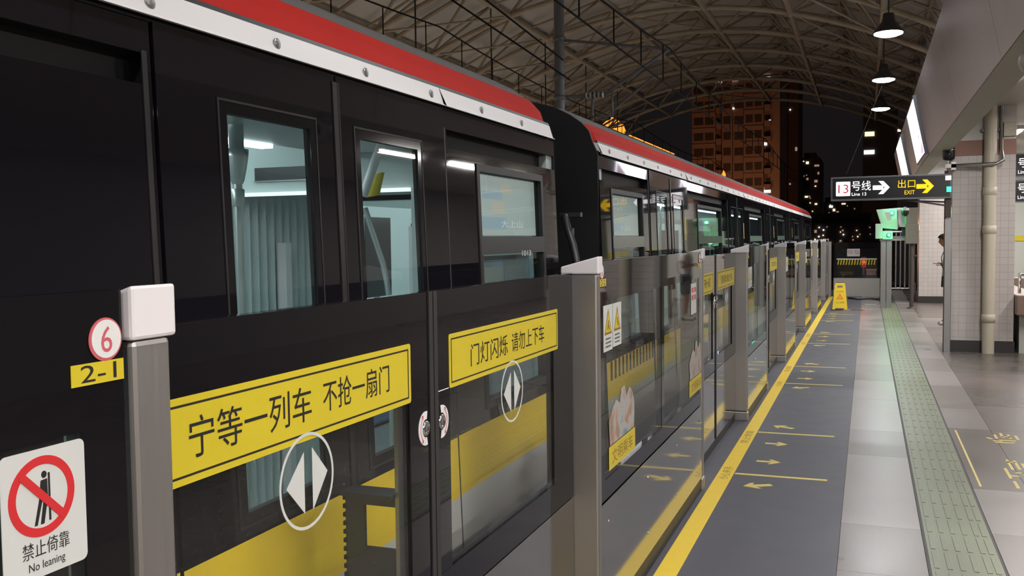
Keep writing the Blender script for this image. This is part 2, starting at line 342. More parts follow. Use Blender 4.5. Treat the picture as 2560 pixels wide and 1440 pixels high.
def arrow_pts(cx, cy, ang, L=.2, w=.03, hw=.085):
    p = [(-L / 2, -w / 2), (.0, -w / 2), (.0, -hw / 2), (L / 2, 0), (.0, hw / 2), (.0, w / 2), (-L / 2, w / 2)]
    p = [(-L / 2, -w / 2), (L * .12, -w / 2), (-L * .02, -hw), (L * .12, -hw), (L / 2, 0), (L * .12, hw), (-L * .02, hw), (L * .12, w / 2), (-L / 2, w / 2)]
    c, s = math.cos(ang), math.sin(ang)
    return [(cx + a * c - b * s, cy + a * s + b * c) for a, b in p]
def queue(yc, label):
    t = thing('queue_marking', label, 'floor marking', (-.55, yc, 0), 'boarding marks on the rubber mat'); o = (-.55, yc, 0)
    for s in (-1, 1):
        mb = MB(o); mb.box(-.838, -.24, yc + s * .725 - .02, yc + s * .725 + .02, .004, .0056); mb.build('line', 'ymark', t)
        mb = MB(o); mb.prism(FL(), arrow_pts(-.66, yc + s * 1.0, math.pi + (.45 if s < 0 else -.45), .19, .05, .07), .004, .0056); mb.build('arrow', 'ymark', t)
        mb = MB(o); mb.prism(FL(), arrow_pts(-.655, yc + s * .31, 0, .17, .045, .07), .004, .0056); mb.build('arrow', 'ymark', t)
for i, (yc, lb) in enumerate(((2.3, 'yellow lines and arrows painted before the gate with the long yellow sign'), (7.21, 'yellow lines and four arrows painted on mat, largest set in sight'), (11.42, 'yellow lines and arrows painted on mat, second set along the line'),
                              (15.56, 'yellow lines and arrows painted on mat, third set along the line'), (19.7, 'yellow lines and arrows painted on mat just before the wet floor sign'))): queue(yc, lb)

def worn_text():
    t = thing('worn_floor_stencil', 'worn yellow line and broken stencil strokes on brown granite', 'floor marking', (.8, 7.5, 0)); o = (.8, 7.5, 0)
    mb = MB(o); mb.box(.684, .698, 6.64, 8.52, 0, .0012); mb.build('line', 'ymark', t)
    mb = MB(o)
    S = [(.97, 8.42, .97, 8.25), (1.0, 8.35, 1.08, 8.35), (1.02, 8.5, 1.02, 8.3), (1.07, 8.45, 1.07, 8.28), (.98, 8.2, 1.1, 8.2), (1.12, 8.42, 1.12, 8.25), (.9, 8.28, .93, 8.22), (.94, 8.1, 1.08, 8.12), (.93, 8.16, 1.0, 8.16),
         (.945, 7.5, .945, 7.18), (.93, 7.42, .99, 7.42), (.9, 7.22, .9, 6.92), (.99, 7.48, .99, 7.2), (.95, 7.1, 1.03, 7.1), (.91, 7.0, .96, 7.0), (1.03, 7.4, 1.03, 7.2), (.91, 6.85, .91, 6.66), (1.0, 7.12, 1.0, 6.9), (1.02, 6.7, 1.02, 6.45), (1.05, 6.72, 1.05, 6.5)]
    for S2 in (S[:9], S[9:]):
        mb = MB(o)
        for a, b, c, d in S2: mb.bar(FL(), (a, b), (c, d), .02 if a == c else .03, 0, .0012)
        mb.build('strokes', 'ymark', t)
worn_text()

# ------------------------------------------------------------------ canopy beside the platform, ceiling, lamps
def arch(x, r=0.0):
    return 1.62 + 6.13 - .04 * (x + 5) ** 2 + r
def build_canopy():
    # slanted grey fascia + soffit of the beam
    mb = MB()
    y0, y1 = -24, 26.3
    P = [(.625, 3.70), (.817, 2.77), (.86, 2.77), (1.06, 2.77), (1.06, 3.30), (1.06, 3.72)]
    ysp = [-24, -18, -12, -6, -2.6, .6, 3.8, 7.0, 10.2, 13.4, 16.6, 19.8, 23.0, 26.3]
    for i in range(len(ysp) - 1):
        a, b = ysp[i] + .004, ysp[i + 1] - .004
        mb.add([(.625, a, 3.70), (.817, a, 2.77), (.817, b, 2.77), (.625, b, 3.70)], [(0, 1, 2, 3)], 0)
        mb.add([(.625, a, 3.70), (.625, b, 3.70), (1.06, b, 3.72), (1.06, a, 3.72)], [(0, 1, 2, 3)], 0)
    mb.box(.823, 1.06, y0, y1, 2.772, 3.0, 1)
    mb.add([(.64, y0, 3.69), (.83, y0, 2.775), (.83, y1, 2.775), (.64, y1, 3.69)], [(0, 1, 2, 3)], 2)
    mb.add([(1.06, y0, 2.772), (1.06, y1, 2.772), (1.06, y1, 3.72), (1.06, y0, 3.72)], [(0, 1, 2, 3)], 1)
    mb.add([(.625, y1, 3.70), (.817, y1, 2.77), (1.06, y1, 2.77), (1.06, y1, 3.72)], [(3, 2, 1, 0)], 0)
    struct(mb, 'beam_canopy', ['fascia', 'soffit', 'seam'])
    mb = MB(); mb.box(1.06, 6.5, -24, 26.3, 3.34, 3.5); struct(mb, 'ceiling', ['ceil'])
    mb = MB(); mb.box(6.4, 6.6, -24, 30, -.3, 3.5); struct(mb, 'wall_right', ['hallwall'])
    mb = MB(); mb.box(2.1, 6.4, 25.2, 25.4, 0, 3.34); mb.box(2.1, 6.4, 25.18, 25.2, 1.45, 1.58, 1); struct(mb, 'wall_back', ['wallm', 'yel'])
    n = 0
    for x, tag_ in ((2.28, 'beside the beam'), (3.45, 'further in')):
        for k, y in enumerate((-4.6, -2.0, .6, 3.0, 11.4, 17.6, 20.2, 22.8) if x < 3 else (-3.6, -1.0, 1.6, 4.2, 12.6, 15.0, 17.4, 19.8, 22.2)):
            if y == 11.4: x = 1.75
            elif x < 3: x = 2.28
            loc = (x, y, 3.34)
            t = thing('fluorescent_lamp', 'white fluorescent batten lamp on ceiling %s, %s along the row' % (tag_, ORD[k]), 'lamp', loc, 'fluorescent ceiling lamps')
            mb = MB(loc); mb.box(x - .06, x + .06, y - .64, y + .64, 3.285, 3.34); mb.build('housing', 'white', t, .006)
            mb = MB(loc); mb.tube([(x, y - .6, 3.262), (x, y + .6, 3.262)], .019, 10); mb.build('tube', 'tube', t)
            l = area_light('fluorescent_light', (x, y, 3.235), .1, 1.2, TUBE_W, TUBE_C); l.parent = t; l.location = (0, 0, -.105)
    # pendants under the vault
    for k, y in enumerate((-18.4, -13.2, -8.0, -2.8, 2.4, 7.6, 12.8, 18.1, 23.4, 28.7)):
        loc = (.32, y, 5.2)
        t = thing('pendant_lamp', 'round white high-bay lamp hanging from the vault, %s from the entrance end' % ORD[k], 'lamp', loc, 'high-bay lamps under the vault')
        mb = MB(loc); mb.lathe([(.05, .34), (.09, .33), (.11, .2), (.17, .12), (.25, .02), (.26, 0), (.245, -.01)], loc, 28); mb.build('shade', 'dark_metal', t)
        mb = MB(loc); mb.lathe([(.242, .0), (.24, -.03), (.16, -.06), (.02, -.07)], loc, 28); mb.build('lens', 'pend', t)
        zr = 1.62 + 6.13 - .04 * (5.32) ** 2
        mb = MB(loc); mb.tube([(.32, y, 5.53), (.32, y, zr + .02)], .015, 6); mb.build('rod', 'dark_metal', t)
        l = area_light('pendant_light', (0, 0, 0), .46, .46, PEND_W, PEND_C, 'DISK'); l.parent = t; l.location = (0, 0, -.08)
    # unseen lamps added over the opposite platform to brighten the vault
    for k in range(10):
        y = -3.6 + 4.6 * k; loc = (-9.6, y, 3.5)
        t = thing('fluorescent_lamp', 'added unseen batten lamp over the opposite platform to light the vault, %s along' % ORD[k], 'lamp', loc, 'added lamps over the opposite platform')
        mb = MB(loc); mb.box(-9.66, -9.54, y - .64, y + .64, 3.50, 3.55); mb.build('housing', 'white', t)
        mb = MB(loc); mb.tube([(-9.6, y - .6, 3.475), (-9.6, y + .6, 3.475)], .019, 8); mb.build('tube', 'tube', t)
        mb = MB(loc); mb.tube([(-9.6, y, 3.54), (-9.6, y, arch(-9.6, 1.15))], .02, 6); mb.build('stem', 'dark_metal', t)
        l = area_light('fluorescent_light', (0, 0, 0), .1, 1.2, 310, (1, .9, .78)); l.parent = t; l.location = (0, 0, -.05)
build_canopy()

# ------------------------------------------------------------------ vault
def build_vault():
    mb = MB(); n = 26; xs = [-14 + 17.6 * i / n for i in range(n + 1)]
    Y0, Y1 = -24, 43.6
    for i in range(n):
        a, b = xs[i], xs[i + 1]
        mb.add([(a, Y0, arch(a, 1.25)), (b, Y0, arch(b, 1.25)), (b, Y1, arch(b, 1.25)), (a, Y1, arch(a, 1.25)), (a, Y0, arch(a, 1.33)), (b, Y0, arch(b, 1.33)), (b, Y1, arch(b, 1.33)), (a, Y1, arch(a, 1.33))],
               [(0, 3, 2, 1), (4, 5, 6, 7), (0, 1, 5, 4), (2, 3, 7, 6)])
    struct(mb, 'ceiling_vault', ['skin'])
    nodes = [-12.9 + 2.2 * i for i in range(8)]           # -12.9 .. 2.5
    ys = [10.5 + 3.0 * k for k in range(12)]
    for k, y in enumerate(ys):
        loc = (-5, y, arch(-5))
        t = thing('arch_truss', 'arched cream steel truss under the vault, %s counted from the open end' % ORD[len(ys) - 1 - k], 'roof truss', loc, 'arched roof trusses')
        mb = MB(loc); mb.tube([(x, y, arch(x)) for x in [nodes[0] + .55 * q for q in range(29)]], .07, 8); mb.build('lower_chord', 'truss', t)
        up = [x + 1.1 for x in nodes[:-1]]
        mb = MB(loc); mb.tube([(x, y, arch(x, 1.05)) for x in [nodes[0] + .55 * q for q in range(29)]], .05, 6); mb.build('upper_chord', 'truss', t)
        mb = MB(loc)
        for i, x in enumerate(up):
            mb.tube([(nodes[i], y, arch(nodes[i])), (x, y, arch(x, 1.05)), (nodes[i + 1], y, arch(nodes[i + 1]))], .04, 6)
            if y < 42.5:
                mb.tube([(nodes[i], y, arch(nodes[i])), (x, y + 1.5, arch(x, 1.05))], .036, 5); mb.tube([(x, y + 1.5, arch(x, 1.05)), (nodes[i + 1], y + 3, arch(nodes[i + 1]))], .036, 5)
                if i % 2: mb.tube([(nodes[i], y, arch(nodes[i])), (nodes[i + 1], y + 3, arch(nodes[i + 1]))], .03, 5)
        mb.build('web', 'truss', t, kind='stuff')
        mb = MB(loc)
        if y < 42.5:
            mb.tube([(x, y + 1.5, arch(x, 1.05)) for x in up], .034, 6); mb.build('secondary_arch', 'truss', t)
        if True:
            mb = MB(loc)
            for x in nodes: mb.lathe([(.02, .11), (.085, .06), (.105, 0), (.085, -.06), (.02, -.11)], (x, y, arch(x)), 10)
            mb.build('node_balls', 'truss', t, kind='stuff')
    for j, x in enumerate((-10.7, -8.5, -6.3, -4.1, -1.9, .3, 2.5)):
        mb = MB((x, 10, arch(x))); mb.tube([(x, 4, arch(x)), (x, 43.5, arch(x))], .075, 8)
        tag(mb.build('roof_chord', 'truss', None), 'long round roof tube running the length of vault, %s from the fascia' % ORD[6 - j], 'roof tube', 'lengthwise roof tubes')
    for j, x in enumerate([-11.8 + 2.2 * i for i in range(7)]):
        mb = MB((x, 10, arch(x, 1.15))); mb.box(x - .04, x + .04, 4, 43.5, arch(x, 1.06), arch(x, 1.2))
        tag(mb.build('roof_purlin', 'truss', None), 'slim purlin under the vault panels, %s from the fascia' % ORD[6 - j], 'roof purlin', 'purlins under the roof panels')
    # mast and overhead line
    t = thing('catenary_mast', 'grey round mast rising between the tracks to the roof', 'mast', (-4.95, 15.5, -1.1)); o = (-4.95, 15.5, -1.1)
    mb = MB(o); mb.tube([(-4.95, 15.5, -1.1), (-4.95, 15.5, arch(-4.95))], .088, 16); mb.build('pole', 'mastm', t)
    mb = MB(o)
    for z in (4.0, 4.35, 5.0): mb.lathe([(.088, 0), (.11, .01), (.11, .07), (.088, .08)], (-4.95, 15.5, z), 16)
    mb.build('collar', 'mastm', t)
    mb = MB(o); mb.tube([(-4.95, 15.5, 4.05), (-4.2, 15.6, 4.05), (-3.1, 15.7, 4.75)], .03, 8); mb.tube([(-4.95, 15.5, 5.02), (-3.1, 15.7, 4.75)], .025, 8); mb.tube([(-4.4, 15.6, 3.7), (-4.05, 15.6, 3.7), (-4.05, 15.6, 4.1), (-4.4, 15.6, 4.1), (-4.4, 15.6, 3.7)], .022, 6); mb.build('cantilever', 'mastm', t)
    mb = MB(o)
    for i in range(5): mb.lathe([(.03, 0), (.07, .015), (.03, .03)], (-4.5 + .07 * i, 15.56, 4.05), 10, axis='x')
    mb.build('insulator', 'offwhite', t)
    for x, zm, zc, lb in ((-3.05, 4.72, 4.1, 'over the train'), (-7.2, 5.45, 4.15, 'over the opposite track')):
        t = thing('overhead_line', 'dark overhead power line with droppers %s' % lb, 'overhead line', (x, 0, zm), 'overhead power lines'); o = (x, 0, zm)
        def sag(y): u = ((y % 15.5) / 15.5 - .5) * 2; return zm - .25 * (1 - u * u)
        mb = MB(o); mb.tube([(x, y, sag(y)) for y in [i * 1.55 for i in range(0, 36)]], .014, 6); mb.build('carrier_wire', 'wire', t)
        mb = MB(o); mb.tube([(x, 0, zc), (x, 54, zc)], .012, 6); mb.build('contact_wire', 'wire', t)
        for i in range(0, 34):
            y = 1 + i * 1.55; mb = MB(o); mb.tube([(x, y, sag(y)), (x, y, zc)], .011, 5); mb.build('dropper', 'wire', t)
        if x > -5: mb = MB(o); mb.tube([at(1520, 287, 21), at(1632, 193, 21)], .03, 8); mb.build('stay_rod', 'mastm', t)
    for (a, b, y, lb) in (((1130, 0), (1425, 200), 15.2, 'dark stay wire reaching down to the mast, upper of two'), ((1215, 0), (1408, 150), 15.2, 'thin dark stay wire reaching down to the mast, steeper of two')):
        p0, p1 = at(*a, y - 3), at(*b, y); mb = MB(p0); mb.tube([p0 + (p0 - p1) * .3, p1], .014, 6); tag(mb.build('stay_wire', 'wire', None), lb, 'stay wire')
build_vault()
# ================================================================== PLATFORM GATES
XF, XL = -0.985, -1.08        # face planes of the fixed panels and of the sliding leaves
def warn_sticker(mb, mp, a0, a1, b0, b1, kind):
    w = a1 - a0; h = b1 - b0
    mb.rect(mp, a0, a1, b0, b1, 0, .0012, 0, .004)
    ac = (a0 + a1) / 2; t = b1 - .08 * h; b = b0 + .36 * h
    mb.prism(mp, [(ac - .40 * w, b), (ac + .40 * w, b), (ac, t)], .0012, .0018, 1)
    mb.prism(mp, [(ac - .31 * w, b + .05 * h), (ac + .31 * w, b + .05 * h), (ac, t - .10 * h)], .0018, .0023, 2)
    if kind == 0:
        mb.bar(mp, (ac - .1 * w, b + .1 * h), (ac + .02 * w, b + .3 * h), .08 * w, .0023, .0028, 1); mb.bar(mp, (ac + .12 * w, b + .1 * h), (ac + .0 * w, b + .22 * h), .07 * w, .0023, .0028, 1)
    else:
        mb.disc(mp, ac - .02 * w, b + .27 * h, .06 * w, .03 * h, .0023, .0028, 1, 12); mb.bar(mp, (ac - .03 * w, b + .24 * h), (ac + .13 * w, b + .1 * h), .1 * w, .0023, .0028, 1)
    for i in range(3): mb.rect(mp, a0 + .2 * w, a1 - .2 * w, b0 + (.08 + .085 * i) * h, b0 + (.115 + .085 * i) * h, .0012, .0017, 3)

def number_stickers(t, o, y, txt, tag2, side):
    mp = PX(XF + .001)
    mb = MB(o); mb.disc(mp, y, 1.490, .030, .030, 0, .0012, 1, 40); mb.disc(mp, y + .0012, 1.4905, .0265, .0265, .0012, .0018, 0, 40)
    mb.text(mp, txt, y - .009, y + .011, 1.472, 1.508, .0021, 2); mb.build('round_sticker', ['white', 'pink', 'pink'], t, label='round white sticker with pink numeral')
    ya, yb = (y - .062, y + .032) if side > 0 else (y - .03, y + .064)
    mb = MB(o); mb.rect(mp, ya, yb, 1.431, 1.4605, 0, .001, 0); mb.text(mp, tag2, ya + .016, yb - .014, 1.435, 1.458, .0013, 1)
    mb.build('number_sticker', ['yel', 'ink'], t, label='yellow sticker with door number')

def cabinet(y0, y1, label, first=False, door_nums=('6', '2-1', '6', '2-2'), detail=2):
    o = (-1.05, y0, 0); t = thing('gate_panel', label, 'platform gate', o, 'fixed panels of the platform gates')
    for s, (a, b) in enumerate(((y0, y0 + .052), (y1 - .08, y1))):
        mb = MB(o); mb.box(-1.118, XF + .006, a, b, .085, 1.483); mb.box(-1.118, XF + .012, a - .002, b + .002, 0, .083, 0)
        p = mb.build('end_post', 'steel', t, .009)
        mb = MB(o); a2, b2 = a - .006, b + .006; q = .01 if first else 0
        mb.hexa([(-1.126, a2, 1.483), (XF + .013, a2, 1.483), (XF + .013, b2, 1.483), (-1.126, b2, 1.483), (-1.126, a2, 1.512), (XF + .013, a2, 1.553 + q), (XF + .013, b2, 1.553 + q), (-1.126, b2, 1.512)])
        mb.build('post_cap', 'cap', p, .006)
    a, b = y0 + .052, y1 - .08
    up = .025 if first else 0
    mp = PX(XF)
    mb = MB(o); g = .07
    mid = (a + b) / 2 + .02
    mb.rect(mp, a + .012, b - .012, 1.37, 1.532 + up, -.028, 0, 0)
    mb.rect(mp, a + .012, a + g, .645, 1.37, -.028, 0, 0); mb.rect(mp, b - g - .02, b - .012, .645, 1.37, -.028, 0, 0)
    mb.rect(mp, a + .012, b - .012, .563, .645, -.028, 0, 0)
    if not first: mb.rect(mp, mid - .035, mid + .035, .645, 1.37, -.026, -.0005, 0)
    mb.build('black_glass_frame', 'black_glass', t)
    for (p, q) in (((a + g, b - g - .02),) if first else ((a + g, mid - .035), (mid + .035, b - g - .02))):
        mb = MB(o); mb.rect(mp, p, q, .645, 1.37, -.014, -.002); mb.build('glass_pane', 'gate_glass', t)
    mb = MB(o); mb.rect(mp, a, b, .09, .558, -.03, .004, 0); mb.build('kick_plate', 'kick', t, .002)
    mb = MB(o); mb.box(-1.11, XF - .03, a, b, .09, .56); mb.box(-1.11, XF + .002, a, b, 0, .09); mb.box(-1.115, XF - .03, a, b, 1.46, 1.50); mb.build('base_box', 'black', t)
    mb = MB(o)
    for i in range(8): mb.lathe([(.0065, 0), (.006, .003), (.001, .004)], (XF + .004, a + .1 + (b - a - .2) * (i // 2) / 3, .47 if i % 2 else .20), 10, axis='x')
    mb.build('screws', 'chrome', t, kind='stuff')
    if first:
        number_stickers(t, o, y1 - .125, door_nums[0], door_nums[1], 1)
        mb = MB(o); m2 = PX(XF + .0002); A, B = .834, .966; z0, z1 = 1.198, 1.362
        mb.rect(m2, A, B, z0, z1, 0, .0012, 0, .009); cy, cz = .8955, 1.301
        mb.ring(m2, cy, cz, .0515, .0515, .0405, .0405, .0012, .0018, 1, 48)
        mb.bar(m2, (cy - .032, cz + .032), (cy + .032, cz - .032), .0105, .0019, .0023, 1)
        k = .0017
        mb.disc(m2, cy + .0035, cz + .027, .0042, .0046, .0012, .0016, 2, 16)
        mb.prism(m2, [(cy - .002, cz + .020), (cy + .008, cz + .021), (cy + .0085, cz - .003), (cy - .005, cz - .003)], .0012, .0016, 2)
        mb.prism(m2, [(cy - .005, cz - .003), (cy + .0005, cz - .003), (cy - .009, cz - .036), (cy - .0135, cz - .036)], .0012, .0016, 2)
        mb.prism(m2, [(cy + .002, cz - .003), (cy + .0085, cz - .003), (cy + .0015, cz - .036), (cy - .004, cz - .036)], .0012, .0016, 2)
        mb.rect(m2, cy + .0095, cy + .0125, cz - .034, cz + .028, .0012, .0016, 2)
        mb.text(m2, '禁止倚靠', .862, .936, 1.225, 1.246, .0016, 2); mb.text(m2, 'No leaning', .871, .928, 1.205, 1.219, .0016, 2)
        mb.build('no_leaning_sign', ['offwhite', 'red', 'ink'], t, label='white no-leaning sign with red slashed circle')
    elif detail:
        number_stickers(t, o, a + .031, door_nums[0], door_nums[1], -1)
        number_stickers(t, o, b - .06, door_nums[2], door_nums[3], 1)
        m2 = PX(XF + .0002)
        for i in range(2):
            mb = MB(o); s = a + .055 + i * .148; warn_sticker(mb, m2, s, s + .14, 1.165 + .006 * i, 1.352, i); mb.build('warning_sticker', ['offwhite', 'brownink', 'yel', 'alu'], t, label='white sticker with yellow warning triangle')
        if detail == 2:
            mb = MB(o); mb.rect(m2, 5.62, 5.80, 1.16, 1.345, 0, .0012, 0, .004)
            for i in range(2):
                for j in range(2): mb.rect(m2, 5.64 + .085 * i, 5.70 + .085 * i, 1.245 + .045 * j, 1.275 + .045 * j, .0012, .0017, 1)
            mb.build('notice_sticker', ['offwhite', 'pink'], t, label='white notice sticker with small pictograms')
            for y in (3.70, 5.56):
                mb = MB(o); mb.rect(m2, y, y + .46, .668, .765, 0, .001, 0); mb.text(m2, '文明乘车', y + .05, y + .41, .685, .745, .0014, 1)
                mb.build('sill_sticker', ['yel', 'brownink'], t, label='yellow sticker strip low on the pane')
                mb = MB(o); pts = [(y + .02, .77), (y + .44, .77), (y + .45, .88), (y + .42, .93), (y + .36, .965), (y + .30, .93), (y + .27, .985), (y + .21, .98), (y + .19, .92), (y + .12, .945), (y + .07, .92), (y + .0, .87)]
                mb.prism(m2, pts, 0, .0008, 0)
                mb.build('picture_sticker', ['print'], t, label='pale sticker with blurred coloured shapes')
    return t

def leaf(y0, y1, side, label, full=True):
    """side -1: closes towards the far end (its meeting edge is y1); +1: its meeting edge is y0."""
    o = (-1.095, y0, 0); t = thing('gate_door', label, 'platform gate door', o, 'sliding glass doors of the platform gates')
    mp = PX(XL)
    s0, s1 = (.02, .135) if side < 0 else (.105, .24)          # widths of the black stiles at y0 and y1
    mb = MB(o)
    mb.rect(mp, y0, y1, 1.215, 1.487, -.03, 0, 0); mb.rect(mp, y0, y1, .607, .712, -.03, 0, 0)
    mb.rect(mp, y0, y0 + s0, .712, 1.215, -.03, 0, 0); mb.rect(mp, y1 - s1, y1, .712, 1.215, -.03, 0, 0)
    mb.build('black_frame', 'black_glass', t, .0015)
    mb = MB(o); mb.rect(mp, y0 + s0, y1 - s1, .712, 1.215, -.018, -.006); mb.build('glass_pane', 'gate_glass', t)
    mb = MB(o); mb.rect(mp, y0, y1, .075, .603, -.03, -.001); mb.build('kick_plate', 'kick', t, .002)
    mb = MB(o); mb.rect(mp, y0, y1, .006, .075, -.028, -.006); mb.build('bottom_seal', 'black', t)
    e = (y1, -1) if side < 0 else (y0, 1)
    mb = MB(o); mb.rect(mp, min(e[0], e[0] + e[1] * .022), max(e[0], e[0] + e[1] * .022), .08, 1.487, .0, .004); mb.build('edge_rubber', 'greyline', t)
    if side < 0:
        mb = MB(o); mb.rect(mp, y1 - s1 - .03, y1 - s1, .72, 1.205, -.03, -.02); mb.build('pale_edge_strip', 'alu', t)
    # yellow sign
    a0, a1 = (y0 + .01, y1 - .128) if side < 0 else (y0 + .10, y0 + 1.072)
    txt, ta, tb = ('宁等一列车', '不抢一扇门', 0) if side < 0 else ('门灯闪烁', '请勿上下车', 1)
    mb = MB(o); mb.rect(mp, a0, a1, 1.212, 1.362, 0, .0015, 0, .008)
    q = .0125; mb.frame(mp, a0 + q, a1 - q, 1.212 + q, 1.362 - q, .004, .0015, .002, 1)
    if side < 0: mb.text(mp, txt, a1 - .832, a1 - .455, 1.252, 1.325, .0022, 1); mb.text(mp, ta, a1 - .41, a1 - .115, 1.258, 1.325, .0022, 1)
    else: mb.text(mp, txt, a0 + .15, a0 + .45, 1.253, 1.318, .0022, 1); mb.text(mp, ta, a0 + .487, a0 + .815, 1.255, 1.318, .0022, 1)
    mb.build('yellow_sign', ['yel', 'ink'], t, label='yellow sign with black border and lettering')
    c = y1 - .605 if side < 0 else y0 + .585
    mb = MB(o); z = 1.129; mb.ring(mp, c, z, .1, .1, .0935, .0935, .0022, .003, 0, 48)
    mb.prism(mp, [(c - .012, z - .066), (c - .012, z + .062), (c - .076, z)], .0022, .003, 0); mb.prism(mp, [(c + .018, z - .066), (c + .076, z + .004), (c + .018, z + .066)], .0022, .003, 0)
    mb.build('door_symbol', 'offwhite', t, label='white ring with two triangles')
    h = (y1 - .045) if side < 0 else (y0 + .047)
    mb = MB(o)
    if side < 0: mb.ring(mp, h, 1.13, .043, .045, .021, .024, 0, .0015, 0, 24, 78, 282); mb.ring(mp, h, 1.13, .0335, .036, .031, .0335, .0016, .002, 1, 24, 125, 235)
    else: mb.ring(mp, h, 1.13, .043, .045, .021, .024, 0, .0015, 0, 24, -102, 102); mb.ring(mp, h, 1.13, .0335, .036, .031, .0335, .0016, .002, 1, 24, -55, 55)
    for sg in (-1, 1):
        cc = h - .014 if side < 0 else h + .014
        mb.rect(mp, cc - .004 + (-.006 if side < 0 else .006), cc + .004 + (-.006 if side < 0 else .006), 1.13 + sg * .032 - .004, 1.13 + sg * .032 + .004, .0016, .002, 1)
    mb.build('handle_sticker', ['white', 'pink'], t, label='white crescent sticker with red arrow')
    mb = MB(o); mb.lathe([(.02, 0), (.02, .004), (.015, .006), (.013, .003), (.003, .003), (.001, .003)], (XL, h, 1.13), 24, axis='x'); mb.build('lock', 'chrome', t)
    if side < 0 and full:
        # anti-clamp plate between leaf and train
        mb = MB(o); ya, yb = y1 - .152, y1 - .14
        for (x0, x1, z0, z1) in ((-1.262, -1.112, .10, .835), (-1.262, -1.112, .945, .975), (-1.262, -1.207, .835, .945)): mb.box(x0, x1, ya, yb, z0, z1)
        p = mb.build('guard_plate', 'dark_metal', t)
        mb = MB(o)
        for i in range(38): mb.box(-1.27, -1.258, ya, yb, .12 + .0225 * i, .131 + .0225 * i)
        mb.build('comb_edge', 'black', p, kind='stuff')
        mb = MB(o); mb.box(-1.262, -1.112, ya - .03, yb + .03, .972, .982); mb.build('top_flange', 'dark_metal', p)
    return t
cabs = [(-1.3, 1.135, 'black glass gate panel beside the first steel post, with numeral 6 and no-leaning sign'),
        (3.52, 6.06, 'long fixed gate panel with paired warning triangles and mirror-like steel kick plate'),
        (8.40, 10.22, 'fixed gate panel behind the steel post that follows the second pair of doors'),
        (12.52, 14.34, 'fixed gate panel with narrow steel post, fourth panel along the platform'),
        (16.62, 18.44, 'fixed gate panel, fifth along the platform, seen almost edge-on'),
        (20.72, 22.54, 'fixed gate panel, sixth along, just before the wet floor sign'),
        (24.80, 26.62, 'last fixed gate panel, touching the end barrier')]
for i, (a, b, lb) in enumerate(cabs): cabinet(a, b, lb, i == 0, ('6', '2-1') if i == 0 else ('6', '2-2', '6', '3-%d' % i), 2 if i == 1 else 1)
for i in range(6):
    a, b = cabs[i][1], cabs[i + 1][0]; m = a + 1.115 if i == 0 else (a + b) / 2
    L = ['with the long yellow sign partly behind the first steel post', 'of the second pair, half hidden behind the long panel', 'of the third pair', 'of the fourth pair', 'of the fifth pair', 'of the sixth pair']
    leaf(a + .006, m - .003, -1, 'sliding gate door ' + L[i] + ', half that meets the next leaf beyond' if i else 'sliding gate door ' + L[i], i < 2)
    R = ['with the shorter yellow sign and pale reflections in its glass', 'of the second pair, beside the third steel post', 'of the third pair, far half by the post', 'of the fourth pair, far half by the post', 'of the fifth pair, far half by the post', 'of the sixth pair, far half by the post']
    leaf(m + .003, b - .004, 1, 'sliding gate door ' + R[i])

# ================================================================== TRAIN
def sx(z): return -1.44 - .0335 * z
def SD(off=0.0): return lambda a, b, c: (sx(b) + off + c, a, b)       # a = y, b = z, c outward
XC = -2.95
def cells(mb, ys, zs, holes, mat_of, off=0.0, back=None, depth=.06, lining=None):
    """outer skin of quads on the leaning side with rectangular holes (y0,y1,z0,z1); reveals go DEPTH inwards; optional inner lining"""
    ys = sorted(set(ys + [h[0] for h in holes] + [h[1] for h in holes])); zs = sorted(set(zs + [h[2] for h in holes] + [h[3] for h in holes]))
    mo = SD(off); mi_ = SD(off - depth)
    for i in range(len(ys) - 1):
        for j in range(len(zs) - 1):
            yc, zc = (ys[i] + ys[i + 1]) / 2, (zs[j] + zs[j + 1]) / 2
            if any(h[0] < yc < h[1] and h[2] < zc < h[3] for h in holes): continue
            mb.add([mo(ys[i], zs[j], 0), mo(ys[i + 1], zs[j], 0), mo(ys[i + 1], zs[j + 1], 0), mo(ys[i], zs[j + 1], 0)], [(0, 1, 2, 3)], mat_of(yc, zc))
            if lining is not None:
                mb.add([mi_(ys[i], zs[j], 0), mi_(ys[i + 1], zs[j], 0), mi_(ys[i + 1], zs[j + 1], 0), mi_(ys[i], zs[j + 1], 0)], [(3, 2, 1, 0)], lining)
    for h in holes:
        a, b, c, d = h[:4]
        for (p, q) in (((a, c), (b, c)), ((b, c), (b, d)), ((b, d), (a, d)), ((a, d), (a, c))):
            mb.add([mo(*p, 0), mo(*q, 0), mi_(*q, 0), mi_(*p, 0)], [(3, 2, 1, 0)], 4)
        if len(h) > 4: mb.add([mi_(a, c, 0), mi_(b, c, 0), mi_(b, d, 0), mi_(a, d, 0)], [(0, 1, 2, 3)], h[4])
    y0, y1, z0, z1 = ys[0], ys[-1], zs[0], zs[-1]
    for (p, q) in (((y0, z0), (y1, z0)), ((y1, z0), (y1, z1)), ((y1, z1), (y0, z1)), ((y0, z1), (y0, z0))):
        mb.add([mo(*p, 0), mo(*q, 0), mi_(*q, 0), mi_(*p, 0)], [(0, 1, 2, 3)], mat_of(y0 + .01, 1.5))
ROOF = [(-1.508, 2.118), (-1.512, 2.135), (-1.530, 2.20), (-1.553, 2.270), (-1.60, 2.322), (-1.67, 2.372), (-1.77, 2.425), (-1.95, 2.475), (-2.4, 2.535), (-2.95, 2.56)]
